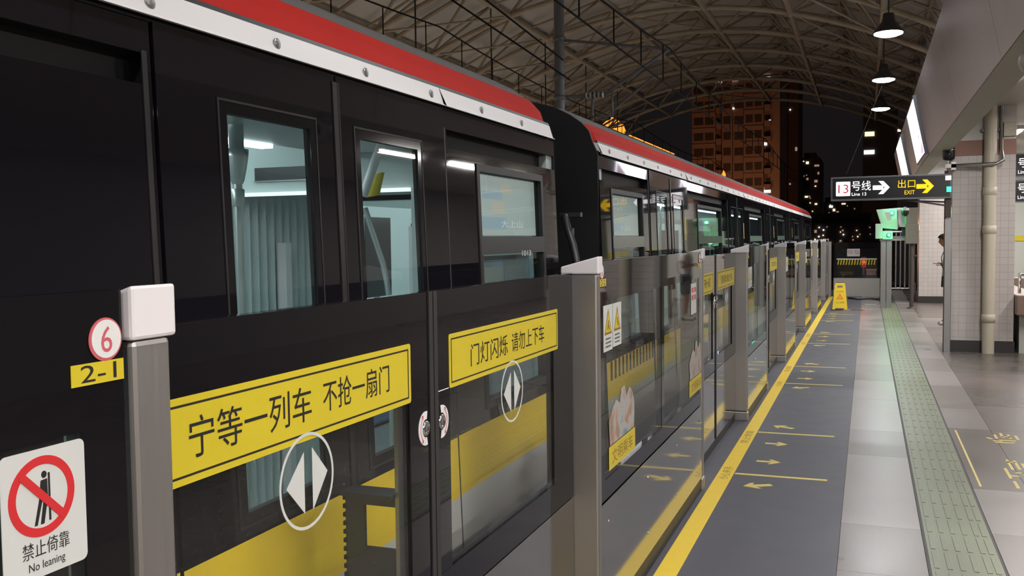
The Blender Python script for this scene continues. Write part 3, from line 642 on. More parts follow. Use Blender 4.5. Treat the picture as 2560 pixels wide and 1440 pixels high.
def car(y0, y1, centers, label, nm):
    o = (XC, y0, -1.0); t = thing('train_car', label, 'train', o)
    def mat_of(y, z): return 0 if z > .868 else (1 if z > .638 else 2)
    zs = [-.95, .638, .868, 2.12]; MT = ['black_gloss', 'train_yel', 'train_white', 'interior', 'soot']
    doors = [(c - .775, c + .78) for c in centers if c - .775 > y0 - .01]
    spans = []; p = y0
    for a, b in doors + [(y1, y1)]:
        if a - p > .02: spans.append((p, a))
        p = b
    # body between the doors
    wins = []
    for (a, b) in spans:
        holes = []; mb = MB(o)
        holes.append((a + .03 if a > y0 else a + .001, b - .012, 1.975, 2.045, 4))
        L = b - a; w = None
        if nm == 1 and a > 3: w = (3.60, 4.375)
        elif nm == 2 and a < y0 + .1: w = (5.76, 6.59)
        elif L > 2: w = (a + .55, b - .55)
        if w:
            holes.append((w[0], w[1], .95, 1.905)); wins.append(w)
        cells(mb, [a, b], zs, holes, mat_of, 0, None, .05, 3)
        mb.build('body_side', MT, t)
    for k, (a, b) in enumerate(wins):
        mb = MB(o); mb.frame(SD(), a - .03, b + .03, .92, 1.935, .03, 0, .005); wf = mb.build('window_frame', 'seal', t)
        mb = MB(o); mb.rect(SD(-.02), a, b, .95, 1.56, 0, .006); mb.build('window_pane', 'tint', wf)
        mb = MB(o); mb.rect(SD(-.02), a, b, 1.635, 1.905, 0, .006); mb.build('window_pane', 'tint', wf)
        mb = MB(o); mb.rect(SD(-.03), a - .02, b + .02, 1.56, 1.635, 0, .036); mb.build('window_bar', 'alu' if k == 0 else 'dark_metal', wf)
        if b - a < 1:
            mb = MB(o); mb.rect(SD(-.04), a + .01, b - .01, 1.64, 1.90, 0, .012, 0)
            for q, (u, v, uu, vv, mi) in enumerate(((.06, .03, .7, .05, 1), (.25, .1, .35, .05, 2), (.12, .16, .5, .03, 1), (.4, .19, .3, .04, 2))): mb.rect(SD(-.04), a + u * (b - a), a + (u + uu * .6) * (b - a), 1.64 + v, 1.64 + v + vv, .012, .0125, mi)
            mb.text(SD(-.04), '大上山', a + .3, a + .58, 1.675, 1.71, .013, 3)
            mb.build('display_panel', ['lcd_a', 'lcd_b', 'lcd_d', 'lcd_c'], wf, label='pale lit display behind the upper pane')
            mb = MB(o); mb.rect(SD(-.09), a - .05, b + .02, .93, 1.55, 0, .01, 0); mb.rect(SD(-.08), a + .03, b - .36, 1.18, 1.5, 0, .002, 1); mb.rect(SD(-.08), b - .33, b - .03, 1.1, 1.53, 0, .002, 2)
            mb.build('cabinet_panel', ['posterA', 'posterB', 'interior2'], wf, label='bluish inner panel with papers')
            if nm == 1:
                mb = MB(o); mb.text(SD(), '1013', 3.98, 4.1, 1.548, 1.572, .037, 0); mb.build('car_number', 'white', wf)
    # edge seams beside the doors
    for a, b in doors:
        for u, v in ((a - .03, a - .014), (b + .002, b + .012)): mb = MB(o); mb.rect(SD(), u, v, -.2, 2.05, 0, .003); mb.build('door_seal', 'seal', t)
    # doors
    for a, b in doors:
        m = (a + b) / 2
        for (p, q, w0, w1, sd) in ((a + .006, m - .004, m - .528, m - .150, -1), (m + .004, b - .006, m + .130, m + .540, 1)):
            mb = MB(o); cells(mb, [p, q], zs, [(w0, w1, .935, 1.945)], mat_of, .006, None, .022, 3)
            d = mb.build('door_leaf', MT, t)
            mb = MB(o); mb.frame(SD(.006), w0 - .034, w1 + .034, .90, 1.98, .006, 0, .003, 0); mb.frame(SD(.006), w0 - .028, w1 + .028, .906, 1.974, .03, 0, .0015, 1); mb.build('window_frame', ['seal', 'frame_black'], d)
            mb = MB(o); mb.rect(SD(-.004), w0, w1, .935, 1.945, 0, .006); mb.build('window_pane', 'glass', d)
            mb = MB(o); e = q if sd < 0 else p; mb.rect(SD(.006), e - .016, e + .016, -.15, 2.1, 0, .004) if sd < 0 else mb.rect(SD(.006), e, e + .012, -.15, 2.1, 0, .004); mb.build('rubber_edge', 'seal', d)
            if nm == 2 and sd > 0:
                mb = MB(o); mb.rect(SD(.006), q - .2, q - .11, 1.60, 1.80, 0, .001, 0); mb.text(SD(.006), '请勿靠门', q - .19, q - .12, 1.63, 1.65, .0013, 1); mb.build('notice_sticker', ['yel', 'brownink'], d, label='cream notice on the door')
    # hazard bars on the yellow band at the end of the second car
    if nm == 2:
        mb = MB(o)
        for i in range(13): y = 5.56 + .098 * i; mb.prism(SD(), [(y, .75), (y + .042, .75), (y + .055, .866), (y + .013, .866)], 0, .0015)
        mb.build('hazard_bars', 'soot', t)
    # rail strip, roof
    mb = MB(o)
    edges = [y0 + .02] + [v for a, b in doors for v in (b,) if y0 + .3 < v < y1 - .3] + [y1 - .03]
    for i in range(len(edges) - 1):
        a, b = edges[i] + .002, edges[i + 1] - .002
        mb.prism(lambda u, v, c: (u, c, v), [(-1.49, 2.128), (-1.500, 2.128), (-1.522, 2.198), (-1.60, 2.205)], a, b)
    st = mb.build('rail_strip', 'strip', t)
    mb = MB(o); y = y0 + .25
    while y < y1 - .1:
        mb.lathe([(.0155, 0), (.0155, .004), (.011, .006), (.001, .006)], (-1.5105, y, 2.161), 14, axis='x'); y += .485
    mb.build('bolt_heads', 'alu', st, kind='stuff')
    mb = MB(o)
    mir = [(2 * XC - x, z) for x, z in ROOF[::-1][1:]]; pr = ROOF + mir; ny = 8; n = len(pr)
    vs = []; seq = [(y0, .93), (y0 + .06, .985), (y0 + .16, 1.0)] + [(y0 + .16 + (y1 - y0 - .32) * i / ny, 1) for i in range(1, ny)] + [(y1 - .16, 1.0), (y1 - .06, .985), (y1, .93)]
    for yy, sc in seq: vs += [(XC + (x - XC) * (1 - (1 - sc) * .35), yy, 2.12 + (z - 2.12) * sc) for x, z in pr]
    for i in range(len(seq) - 1):
        for j in range(n - 1):
            k = j if j < n // 2 else n - 2 - j; k = 9 if k < 2 else k
            q = [i * n + j, i * n + j + 1, (i + 1) * n + j + 1, (i + 1) * n + j][::-1]
            mb.add([vs[a] for a in q], [(0, 1, 2, 3)], 1 if k < 4 else (2 if k == 9 else 0), True)
    for i in (0, len(seq) - 1): mb.add([vs[i * n + j] for j in range(n)], [tuple(range(n))], 2)
    mb.build('roof', ['roofgrey', 'redpaint', 'soot'], t)
    mb = MB(o); mb.prism(lambda u, v, c: (u, c, v), [(-1.523, 2.198), (-1.534, 2.203), (-1.537, 2.215), (-1.528, 2.212)], y0 + .03, y1 - .03); mb.build('roof_gutter', 'black', t)
    # far side, floor, ends, interior
    mb = MB(o); fx = 2 * XC - sx(1)
    mb.box(fx, fx + .06, y0, y1, -.95, 2.12, 0)
    for (a, b) in spans:
        if b - a > .7: mb.box(fx + .055, fx + .066, a + .25, b - .25, .95, 1.8, 1)
    for a, b in doors:
        for w0, w1 in ((a + .2, (a + b) / 2 - .08), ((a + b) / 2 + .08, b - .2)): mb.box(fx + .055, fx + .066, w0, w1, .6, 1.85, 1)
        mb.box(fx + .06, fx + .068, (a + b) / 2 - .012, (a + b) / 2 + .012, 0, 2.0, 2)
    mb.build('far_side', ['interior', 'winglass', 'greyline'], t)
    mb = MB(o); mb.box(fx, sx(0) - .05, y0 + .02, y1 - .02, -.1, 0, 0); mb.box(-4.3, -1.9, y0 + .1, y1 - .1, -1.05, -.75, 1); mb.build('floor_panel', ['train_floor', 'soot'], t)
    mb = MB(o); mb.box(fx + .06, -1.585, y0 + .03, y1 - .03, 2.235, 2.245, 0); mb.box(-2.73, -1.62, y0 + .03, y1 - .13, 2.10, 2.20, 1); mb.add([(-1.56, y0 + .03, 2.0), (-1.56, y1 - .03, 2.0), (-1.75, y1 - .03, 2.10), (-1.75, y0 + .03, 2.10)], [(0, 1, 2, 3)], 0)
    mb.add([(fx + .06, y0 + .03, 1.95), (fx + .06, y1 - .03, 1.95), (-3.95, y1 - .03, 2.236), (-3.95, y0 + .03, 2.236)], [(3, 2, 1, 0)], 0)
    for i in range(7): mb.box(-4.22 + .03 * i, -4.205 + .03 * i, y0 + .2, y1 - .2, 2.05 + .019 * i, 2.06 + .019 * i, 1)
    mb.build('ceiling_panel', ['interior', 'interior2'], t)
    for x, z, q in ((-3.45, 2.205, .25), (-2.775, 2.085, .68)):
        mb = MB(o); mb.box(x - .035, x + .035, y0 + .3, y1 - q, z, z + .03); mb.build('light_tube', 'traintube', t)
    mb = MB(o); mb.box(-4.38, -3.98, y0 + 1.0, min(y1 - .4, y0 + 3.0), .02, .45); mb.box(-4.42, -4.34, y0 + 1.0, min(y1 - .4, y0 + 3.0), .45, .9); mb.build('seat_bench', 'seat', t, .03)
    return t, o
def end_wall(t, o, y, sgn):
    """end wall of a car with the gangway opening; faces the inside on -sgn side"""
    mb = MB(o); a, b = (y - .10, y) if sgn > 0 else (y, y + .10)
    for (x0, x1, z0, z1) in ((-4.40, -3.48, -.9, 2.24), (-2.28, -1.52, -.9, 2.1), (-3.48, -2.28, 1.89, 2.24)):
        mb.box(x0, x1, min(a, b) + (.012 if sgn < 0 else 0), max(a, b) - (.012 if sgn > 0 else 0), z0, z1, 0)
        mb.box(x0, x1, (b - .012) if sgn > 0 else a, b if sgn > 0 else (a + .012), z0, z1, 1)
    mb.build('end_wall', ['interior', 'soot'], t)
    if sgn > 0:
        mb = MB(o); mb.box(-3.262, -2.62, a - .012, a, 1.972, 2.045, 0); mb.box(-3.27, -2.61, a - .014, a - .008, 1.966, 1.972, 1); mb.build('display_panel', ['dark_metal', 'alu'], t, label='dark display above the gangway opening')
        mb = MB(o); mb.box(-3.48, -2.28, a - .03, a - .002, 1.885, 1.905); mb.build('header_edge', 'header_glow', t)
t1, o1 = car(-2.9, 4.62, [2.485], 'train car with lit doorway, red roof edge and glossy black side, nearer of the two', 1)
t2, o2 = car(5.48, 28.3, [7.61 + 4.15 * k for k in range(5)], 'second train car beyond the black gangway gap, running into the distance', 2)
end_wall(t1, o1, 4.62, 1); end_wall(t2, o2, 5.48, -1)
mb = MB(o1); mb.box(-4.4, -1.52, -2.9, -2.85, -.9, 2.12); mb.build('end_wall', ['interior'], t1)
mb = MB(o2); mb.box(-4.4, -1.52, 28.25, 28.3, -.9, 2.12); mb.build('end_wall', ['soot'], t2)
# black end face round the gangway opening
mb = MB(o2)
pc = lambda u, v, c: (u, c, v)
mb.prism(pc, [(-2.28, -.9), (-1.50, -.9), (-1.51, 2.13)] + [(x - .01, z - .004) for x, z in ROOF[2:8]] + [(-2.28, 2.505)], 5.458, 5.478)
mb.prism(pc, [(-4.40, -.9), (-3.48, -.9), (-3.48, 2.525), (-3.8, 2.48), (-4.1, 2.41), (-4.28, 2.31), (-4.40, 2.13)], 5.458, 5.478)
mb.prism(pc, [(-3.48, 1.89), (-2.28, 1.89), (-2.28, 2.505), (-2.95, 2.545), (-3.48, 2.525)], 5.458, 5.478)
mb.build('end_face', 'soot', t2)
def build_interior():
    mb = MB(o1); px, py = -2.40, 3.2
    mb.tube([(px, py, 0), (px, py, 1.92)], .019, 14); mb.build('grab_pole', 'satin', t1)
    mb = MB(o1); mb.lathe([(.021, 1.86), (.028, 1.875), (.038, 1.92), (.046, 1.97), (.048, 2.0), (.03, 2.005), (.03, 2.10)], (px, py, 0), 20); mb.lathe([(.026, 1.77), (.028, 1.775), (.028, 1.835), (.026, 1.84)], (px, py, 0), 14); mb.box(px - .05, px + .02, py - .012, py + .012, 1.785, 1.825); mb.build('pole_bracket', 'satin', t1)
    mb = MB(o1); pts = [at(912, 520, 3.95), at(935, 590, 3.97), at(958, 660, 4.0), at(968, 710, 4.0), at(975, 760, 4.0)]; e = pts[-1].copy(); e.z = .45; pts.append(e); mb.tube(pts, .014, 10); mb.build('seat_handrail', 'satin', t1)
    mb = MB(o1); a, b = at(948, 372, 4.1), at(908, 490, 4.1); mb.tube([a + (a - b) * .3, b], .022, 10); mb.build('slanting_grab_rail', 'cap', t1)
    mb = MB(o1); c = at(928, 462, 4.15); mb.hexa([(c.x - .03, c.y, c.z - .06), (c.x + .03, c.y, c.z - .05), (c.x + .03, c.y + .03, c.z - .05), (c.x - .03, c.y + .03, c.z - .06), (c.x - .0, c.y, c.z + .05), (c.x + .06, c.y, c.z + .06), (c.x + .06, c.y + .03, c.z + .06), (c.x, c.y + .03, c.z + .05)]); mb.build('hanging_strap_card', 'yel', t1)
    # inside of second car: cupboard and posters facing the gangway
    mb = MB(o2); mb.box(-4.30, -3.7, 6.2, 6.3, 0, 1.95, 0); mb.box(-4.1, -3.98, 6.19, 6.2, 1.45, 1.6, 1); mb.box(-3.9, -3.78, 6.19, 6.2, 1.45, 1.6, 1); mb.box(-4.1, -3.72, 6.185, 6.2, 1.25, 1.35, 2); mb.build('draught_screen', ['interior', 'white', 'pink'], t2)
    mb = MB(o2); mb.box(-3.62, -3.2, 7.4, 7.5, .9, 1.66, 0); mb.build('equipment_cupboard', 'interior2', t2)
    for y in (7.0, 9.4, 11.9, 14.2): mb = MB(o2); mb.tube([(-2.95, y, 0), (-2.95, y, 2.236)], .018, 10); mb.build('grab_pole', 'chrome', t2)
build_interior()
def build_bellows():
    o = (XC, 5.05, -.6); t = thing('gangway_bellows', 'folded bellows joining the two train cars', 'gangway', o)
    mb = MB(o); n = 20
    for side, xo in ((1, -2.30), (-1, -3.46)):
        z = []
        for i in range(n + 1):
            y = 4.64 + .82 * i / n; z.append((xo + side * (.055 if i % 2 else 0), y))
        for i in range(n):
            (xa, ya), (xb, yb) = z[i], z[i + 1]
            mb.add([(xa, ya, -.05), (xb, yb, -.05), (xb, yb, 1.95), (xa, ya, 1.95)], [(0, 1, 2, 3)], 0 if i % 2 else 2)  # every other fold face darker: shade between folds put into the colour
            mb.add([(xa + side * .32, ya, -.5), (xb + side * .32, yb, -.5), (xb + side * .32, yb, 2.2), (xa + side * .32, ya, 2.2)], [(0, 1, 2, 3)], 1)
    for i in range(n):
        za, zb = (1.95 if i % 2 else 1.92), (1.92 if i % 2 else 1.95); y, y2 = 4.64 + .82 * i / n, 4.64 + .82 * (i + 1) / n
        mb.add([(-3.5, y, za), (-2.26, y, za), (-2.26, y2, zb), (-3.5, y2, zb)], [(0, 1, 2, 3)], 0)
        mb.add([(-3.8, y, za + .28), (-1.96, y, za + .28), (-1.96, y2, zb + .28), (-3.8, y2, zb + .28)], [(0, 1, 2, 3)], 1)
    mb.box(-3.5, -2.26, 4.64, 5.46, -.06, -.02, 0)
    mb.build('folds', ['bellows', 'soot', 'interior2'], t)
    mb = MB(o); mb.box(-3.47, -3.40, 5.0, 5.06, 0, 1.62); mb.box(-2.36, -2.31, 4.64, 4.70, 0, 1.7); mb.build('handhold_post', 'cap', t)
    mb = MB(o); p = [at(1412, 540, 5.0), at(1420, 575, 4.95), at(1432, 610, 4.92), at(1441, 655, 4.92)]; mb.tube(p, .022, 8); mb.build('jumper_cable', 'dark_metal', t)
    mb = MB(o); c = at(1412, 537, 5.0); mb.box(c.x - .03, c.x + .09, 5.0, 5.04, c.z - .012, c.z + .012); c = at(1420, 580, 4.96); mb.box(c.x - .02, c.x + .03, 4.94, 4.98, c.z - .02, c.z + .02); mb.build('cable_bracket', 'dark_metal', t)
build_bellows()
# ================================================================== PILLARS, SIGNS, STATION EQUIPMENT
def pillar(x0, x1, y0, y1, name, top=3.34):
    mb = MB((x0, y0, 0)); mb.box(x0, x1, y0, y1, .16, 2.69, 0); mb.box(x0 - .004, x1 + .004, y0 - .004, y1 + .004, 2.69, 2.90, 1); mb.box(x0, x1, y0, y1, 2.90, top, 2); mb.box(x0 - .015, x1 + .015, y0 - .015, y1 + .015, 0, .16, 3)
    o = struct(mb, name, ['tile', 'band', 'white', 'base']); return o
pillar(1.085, 1.86, 14.3, 15.3, 'pillar_1'); pillar(1.15, 1.95, 24.4, 25.2, 'pillar_2')
def pillar_things():
    t = thing('drain_pipe', 'cream vertical drain pipe with joint collars in front of tiled pillar', 'pipe', (1.54, 14.19, 0)); o = (1.54, 14.19, 0)
    mb = MB(o); mb.tube([(1.54, 14.19, 0), (1.54, 14.19, 3.34)], .078, 24); mb.build('pipe', 'pipe', t)
    for z in (.48, 1.68, 2.2): mb = MB(o); mb.lathe([(.079, -.055), (.088, -.05), (.088, .05), (.079, .055)], (1.54, 14.19, z), 24); mb.build('collar', 'pipe', t)
    mb = MB(o); mb.box(1.43, 1.65, 14.21, 14.29, 3.0, 3.04); mb.build('pipe_clip', 'dark_metal', t)
    t = thing('conduit', 'thin steel conduit running up the pillar beside the drain pipe', 'conduit', (1.675, 14.25, 0)); o = (1.675, 14.25, 0)
    mb = MB(o); mb.tube([(1.112, 14.20, 2.555), (1.60, 14.06, 2.555), (1.675, 14.06, 2.60), (1.675, 14.24, 2.75), (1.675, 14.255, 3.34)], .026, 10); mb.build('pipe_run', 'alu', t)
    t = thing('camera_bracket', 'grey horizontal arm on the pillar holding the black camera', 'bracket', (1.11, 14.2, 2.55)); o = (1.11, 14.2, 2.55)
    mb = MB(o); mb.box(.985, 1.12, 14.17, 14.23, 2.53, 2.58); mb.tube([(1.02, 14.2, 2.57), (1.02, 14.2, 2.63)], .02, 8); mb.box(1.06, 1.12, 14.17, 14.30, 2.50, 2.61); mb.build('arm', 'alu', t)
    t = thing('security_camera', 'black round security camera on the grey pillar arm', 'camera', (1.03, 14.2, 2.63)); o = (1.03, 14.2, 2.63)
    mb = MB(o); mb.lathe([(.03, 0), (.07, .015), (.078, .05), (.078, .15), (.07, .175), (.03, .185)], (1.03, 14.2, 2.63), 24); mb.build('housing', 'black', t)
    mb = MB(o); mb.lathe([(.081, .135), (.081, .15)], (1.03, 14.2, 2.63), 24); mb.build('trim_ring', 'alu', t)
    mb = MB(o); mb.lathe([(.035, -.012), (.03, -.016), (.004, -.018)], (1.03, 14.124, 2.71), 16, axis='y'); mb.build('lens', 'winglass', t)
    t = thing('sign_post', 'steel flat post with rounded top standing against tiled pillar', 'post', (1.035, 14.2, 0)); o = (1.035, 14.2, 0)
    mb = MB(o); pts = [(.995, 0), (1.072, 0), (1.072, 1.83)] + [(1.0335 + .0385 * math.cos(math.radians(a)), 1.83 + .045 * math.sin(math.radians(a))) for a in (30, 60, 90, 120, 150)] + [(.995, 1.83)]
    mb.prism(NY(14.2), pts, -.09, 0); mb.build('plate', 'alu', t)
    mb = MB(o); mb.box(.99, 1.035, 14.3, 14.36, 0, 2.5); mb.build('rear_post', 'brown', t)
    t = thing('junction_box', 'beige switch box high on the pillar above terracotta band', 'switch box', (1.78, 14.29, 3.0)); o = (1.78, 14.29, 3.0)
    mb = MB(o); mb.box(1.70, 1.855, 14.22, 14.3, 2.93, 3.12); mb.build('cover', 'pipe', t, .006)
    mb = MB(o); mb.lathe([(.014, -.01), (.012, -.012), (.002, -.012)], (1.78, 14.22, 3.03), 10, axis='y'); mb.build('button', 'white', t)
pillar_things()

def soffit_camera():
    o = (.92, 6.35, 2.77); t = thing('soffit_camera', 'round grey camera fixture hanging under the beam soffit at the picture edge', 'camera', o)
    mb = MB(o); mb.lathe([(.05, 0), (.05, -.02), (.022, -.03), (.022, -.05)], (.92, 6.35, 2.77), 16); mb.build('mount', 'monm', t)
    mb = MB(o); mb.lathe([(.02, -.09), (.07, -.09), (.085, -.07), (.085, .05), (.07, .08), (.02, .09)], (.92, 6.35, 2.645), 20, axis='y'); mb.build('housing', 'monm', t)
    mb = MB(o); mb.lathe([(.001, -.10), (.04, -.098), (.05, -.088)], (.92, 6.35, 2.645), 16, axis='y'); mb.build('lens', 'black', t)
soffit_camera()

def arrow_right(mb, mp, a0, a1, bc, h, c0, c1, mi):
    w = a1 - a0
    mb.prism(mp, [(a0, bc - .17 * h), (a0 + .62 * w, bc - .17 * h), (a0 + .62 * w, bc + .17 * h), (a0, bc + .17 * h)], c0, c1, mi)
    mb.prism(mp, [(a1, bc), (a0 + .62 * w, bc + .5 * h), (a0 + .33 * w, bc + .5 * h), (a0 + .70 * w, bc)], c0, c1, mi)
    mb.prism(mp, [(a0 + .33 * w, bc - .5 * h), (a0 + .62 * w, bc - .5 * h), (a1, bc), (a0 + .70 * w, bc)], c0, c1, mi)
def line_sign(x0, x1, y, z0, z1, label):
    o = ((x0 + x1) / 2, y, z0); t = thing('direction_sign', label, 'sign', o); mp = NY(y - .07)
    mb = MB(o); mb.box(x0, x1, y - .068, y + .068, z0, z1); mb.frame(mp, x0 - .004, x1 + .004, z0 - .004, z1 + .004, .022, -.14, .008, 1); mb.build('light_box', ['sign_k', 'signframe'], t, .002)
    S = (z1 - z0) / .325; zc = (z0 + z1) / 2
    mb = MB(o); a = x0 + .065; mb.rect(mp, a, a + .19 * S, zc - .1 * S, zc + .1 * S, 0, .002, 0, .012); mb.text(mp, '13', a + .03, a + .165 * S, zc - .06 * S, zc + .06 * S, .003, 1); mb.build('line_number', ['sign_w', 'sign_r'], t, label='lit white square with red numeral 13')
    mb = MB(o); a = x0 + .275; mb.text(mp, '号线', a, a + .25 * S, zc - .03 * S, zc + .105 * S, .003, 0); mb.text(mp, 'Line 13', a, a + .19 * S, zc - .1 * S, zc - .055 * S, .003, 0); mb.build('line_name', 'sign_w', t, label='lit white lettering')
    mb = MB(o); a = x0 + .55; arrow_right(mb, mp, a, a + .22 * S, zc + .005, .18 * S, .001, .003, 0); mb.build('white_arrow', 'sign_w', t, label='lit white arrow')
    mb = MB(o); a = x0 + .875; mb.text(mp, '出口', a, a + .22 * S, zc - .01 * S, zc + .105 * S, .003, 0); mb.text(mp, 'EXIT', a + .085, a + .215 * S, zc - .1 * S, zc - .045 * S, .003, 0); mb.build('exit_name', 'sign_y', t, label='lit yellow lettering EXIT')
    mb = MB(o); a = x0 + 1.11; arrow_right(mb, mp, a, a + .22 * S, zc + .005, .185 * S, .001, .003, 0); mb.build('yellow_arrow', 'sign_y', t, label='lit yellow arrow')
    return t
ts = line_sign(-.487, 1.06, 14.17, 2.118, 2.443, 'black lit sign with red 13, white arrow and yellow EXIT arrow')
o = tuple(ts.location)
mb = MB(o); mb.prism(lambda a, b, c: (a, 14.2 + c, b), [(.50, 2.095), (1.03, 2.00), (1.03, 2.025), (.50, 2.118)], -.05, -.03); mb.prism(lambda a, b, c: (a, 14.2 + c, b), [(.40, 2.10), (1.03, 2.055), (1.03, 2.075), (.40, 2.118)], .03, .05); mb.box(.995, 1.06, 14.14, 14.24, 1.86, 2.12); mb.build('support_bracket', 'brown', ts)
mb = MB(o); mb.box(.985, 1.055, 14.085, 14.10, 2.36, 2.42); mb.build('end_lamp', 'sign_w', ts)
mb = MB(o); p = at(2115, 437, 14.15); q = at(2205, 215, 17.6); mb.tube([p, q], .0035, 5); mb.build('hanging_wire', 'wire', ts)
mb = MB((1.04, 14.1, 2.21)); mb.box(1.0, 1.055, 14.06, 14.085, 2.20, 2.27); tag(mb.build('exit_indicator', 'greenled', None), 'small green lit indicator at the end of the black sign', 'indicator')

def second_sign():
    for k, (z0, z1, lb) in enumerate(((2.45, 2.80, 'upper of two black lit signs beyond the pillar'), (2.08, 2.41, 'lower of two black lit signs beyond the pillar'))):
        o = (2.7, 15.6, z0); t = thing('direction_sign', lb, 'sign', o); mp = NY(15.6)
        mb = MB(o); mb.box(1.99, 3.5, 15.6, 15.72, z0, z1); mb.frame(mp, 1.985, 3.505, z0, z1, .02, 0, .006, 1); mb.build('light_box', ['sign_k', 'signframe'], t)
        mb = MB(o); mb.text(mp, '号线', 2.06, 2.30, z0 + .14, z0 + .28, .003, 0); mb.text(mp, 'Line 13', 2.06, 2.26, z0 + .05, z0 + .1, .003, 0); mb.build('line_name', 'sign_w', t)
        mb = MB(o)
        for x in (2.2, 3.3): mb.tube([(x, 15.66, z1), (x, 15.66, 3.34 if k == 0 else 2.46)], .012, 8)
        mb.build('hanger', 'dark_metal', t)
    # stair parapet with coping and a handrail
    o = (2.3, 15.5, 0); t = thing('stair_parapet', 'pale parapet with brown granite coping right behind the pillar', 'parapet', o)
    mb = MB(o); mb.box(1.93, 2.15, 14.3, 20, 0, .53); mb.box(2.15, 4.5, 19.8, 20, 0, .53); mb.build('wall_panel', 'wallm', t)
    mb = MB(o); mb.box(1.87, 2.2, 14.1, 20.06, .53, .80); mb.box(2.2, 4.5, 19.76, 20.06, .53, .80); mb.build('coping', 'cope', t, .012)
    mb = MB(o); mb.tube([(1.98, 14.7, .80), (1.98, 14.7, 1.06), (2.5, 15.3, 1.0), (4.4, 17.6, .95)], .022, 8); mb.build('handrail', 'chrome', t)
second_sign()

def pids():
    for k, (y0, y1, lb) in enumerate(((14.85, 17.0, 'bright white information screen on the grey fascia, nearer the black sign'), (20.4, 23.2, 'bright white information screen on the grey fascia, further one'))):
        def fp(a, b, c):   # a along -Y (y), b 0..1 down the fascia
            n = Vector((-.98, 0, -.2)); p = Vector((.625 + .192 * b, a, 3.70 - .93 * b)); return p + n * c
        o = (.7, (y0 + y1) / 2, 3.2); t = thing('information_screen', lb, 'screen', o)
        mb = MB(o); mb.rect(fp, y0 - .04, y1 + .04, .07, .99, 0, .05); mb.build('casing', 'signframe', t)
        mb = MB(o); mb.rect(fp, y0, y1, .12, .95, .05, .053); mb.build('display', 'screen', t)
        mb = MB(o); mb.prism(fp, [(y0 + .05, .72), (y0 + .75, .90), (y0 + .4, .93), (y0 + .05, .93)], .053, .054); mb.disc(fp, y0 + .5, .66, .12, .04, .053, .054, 0, 14); mb.build('picture_block', 'lilac', t, label='pinkish patch low on the screen')
pids()

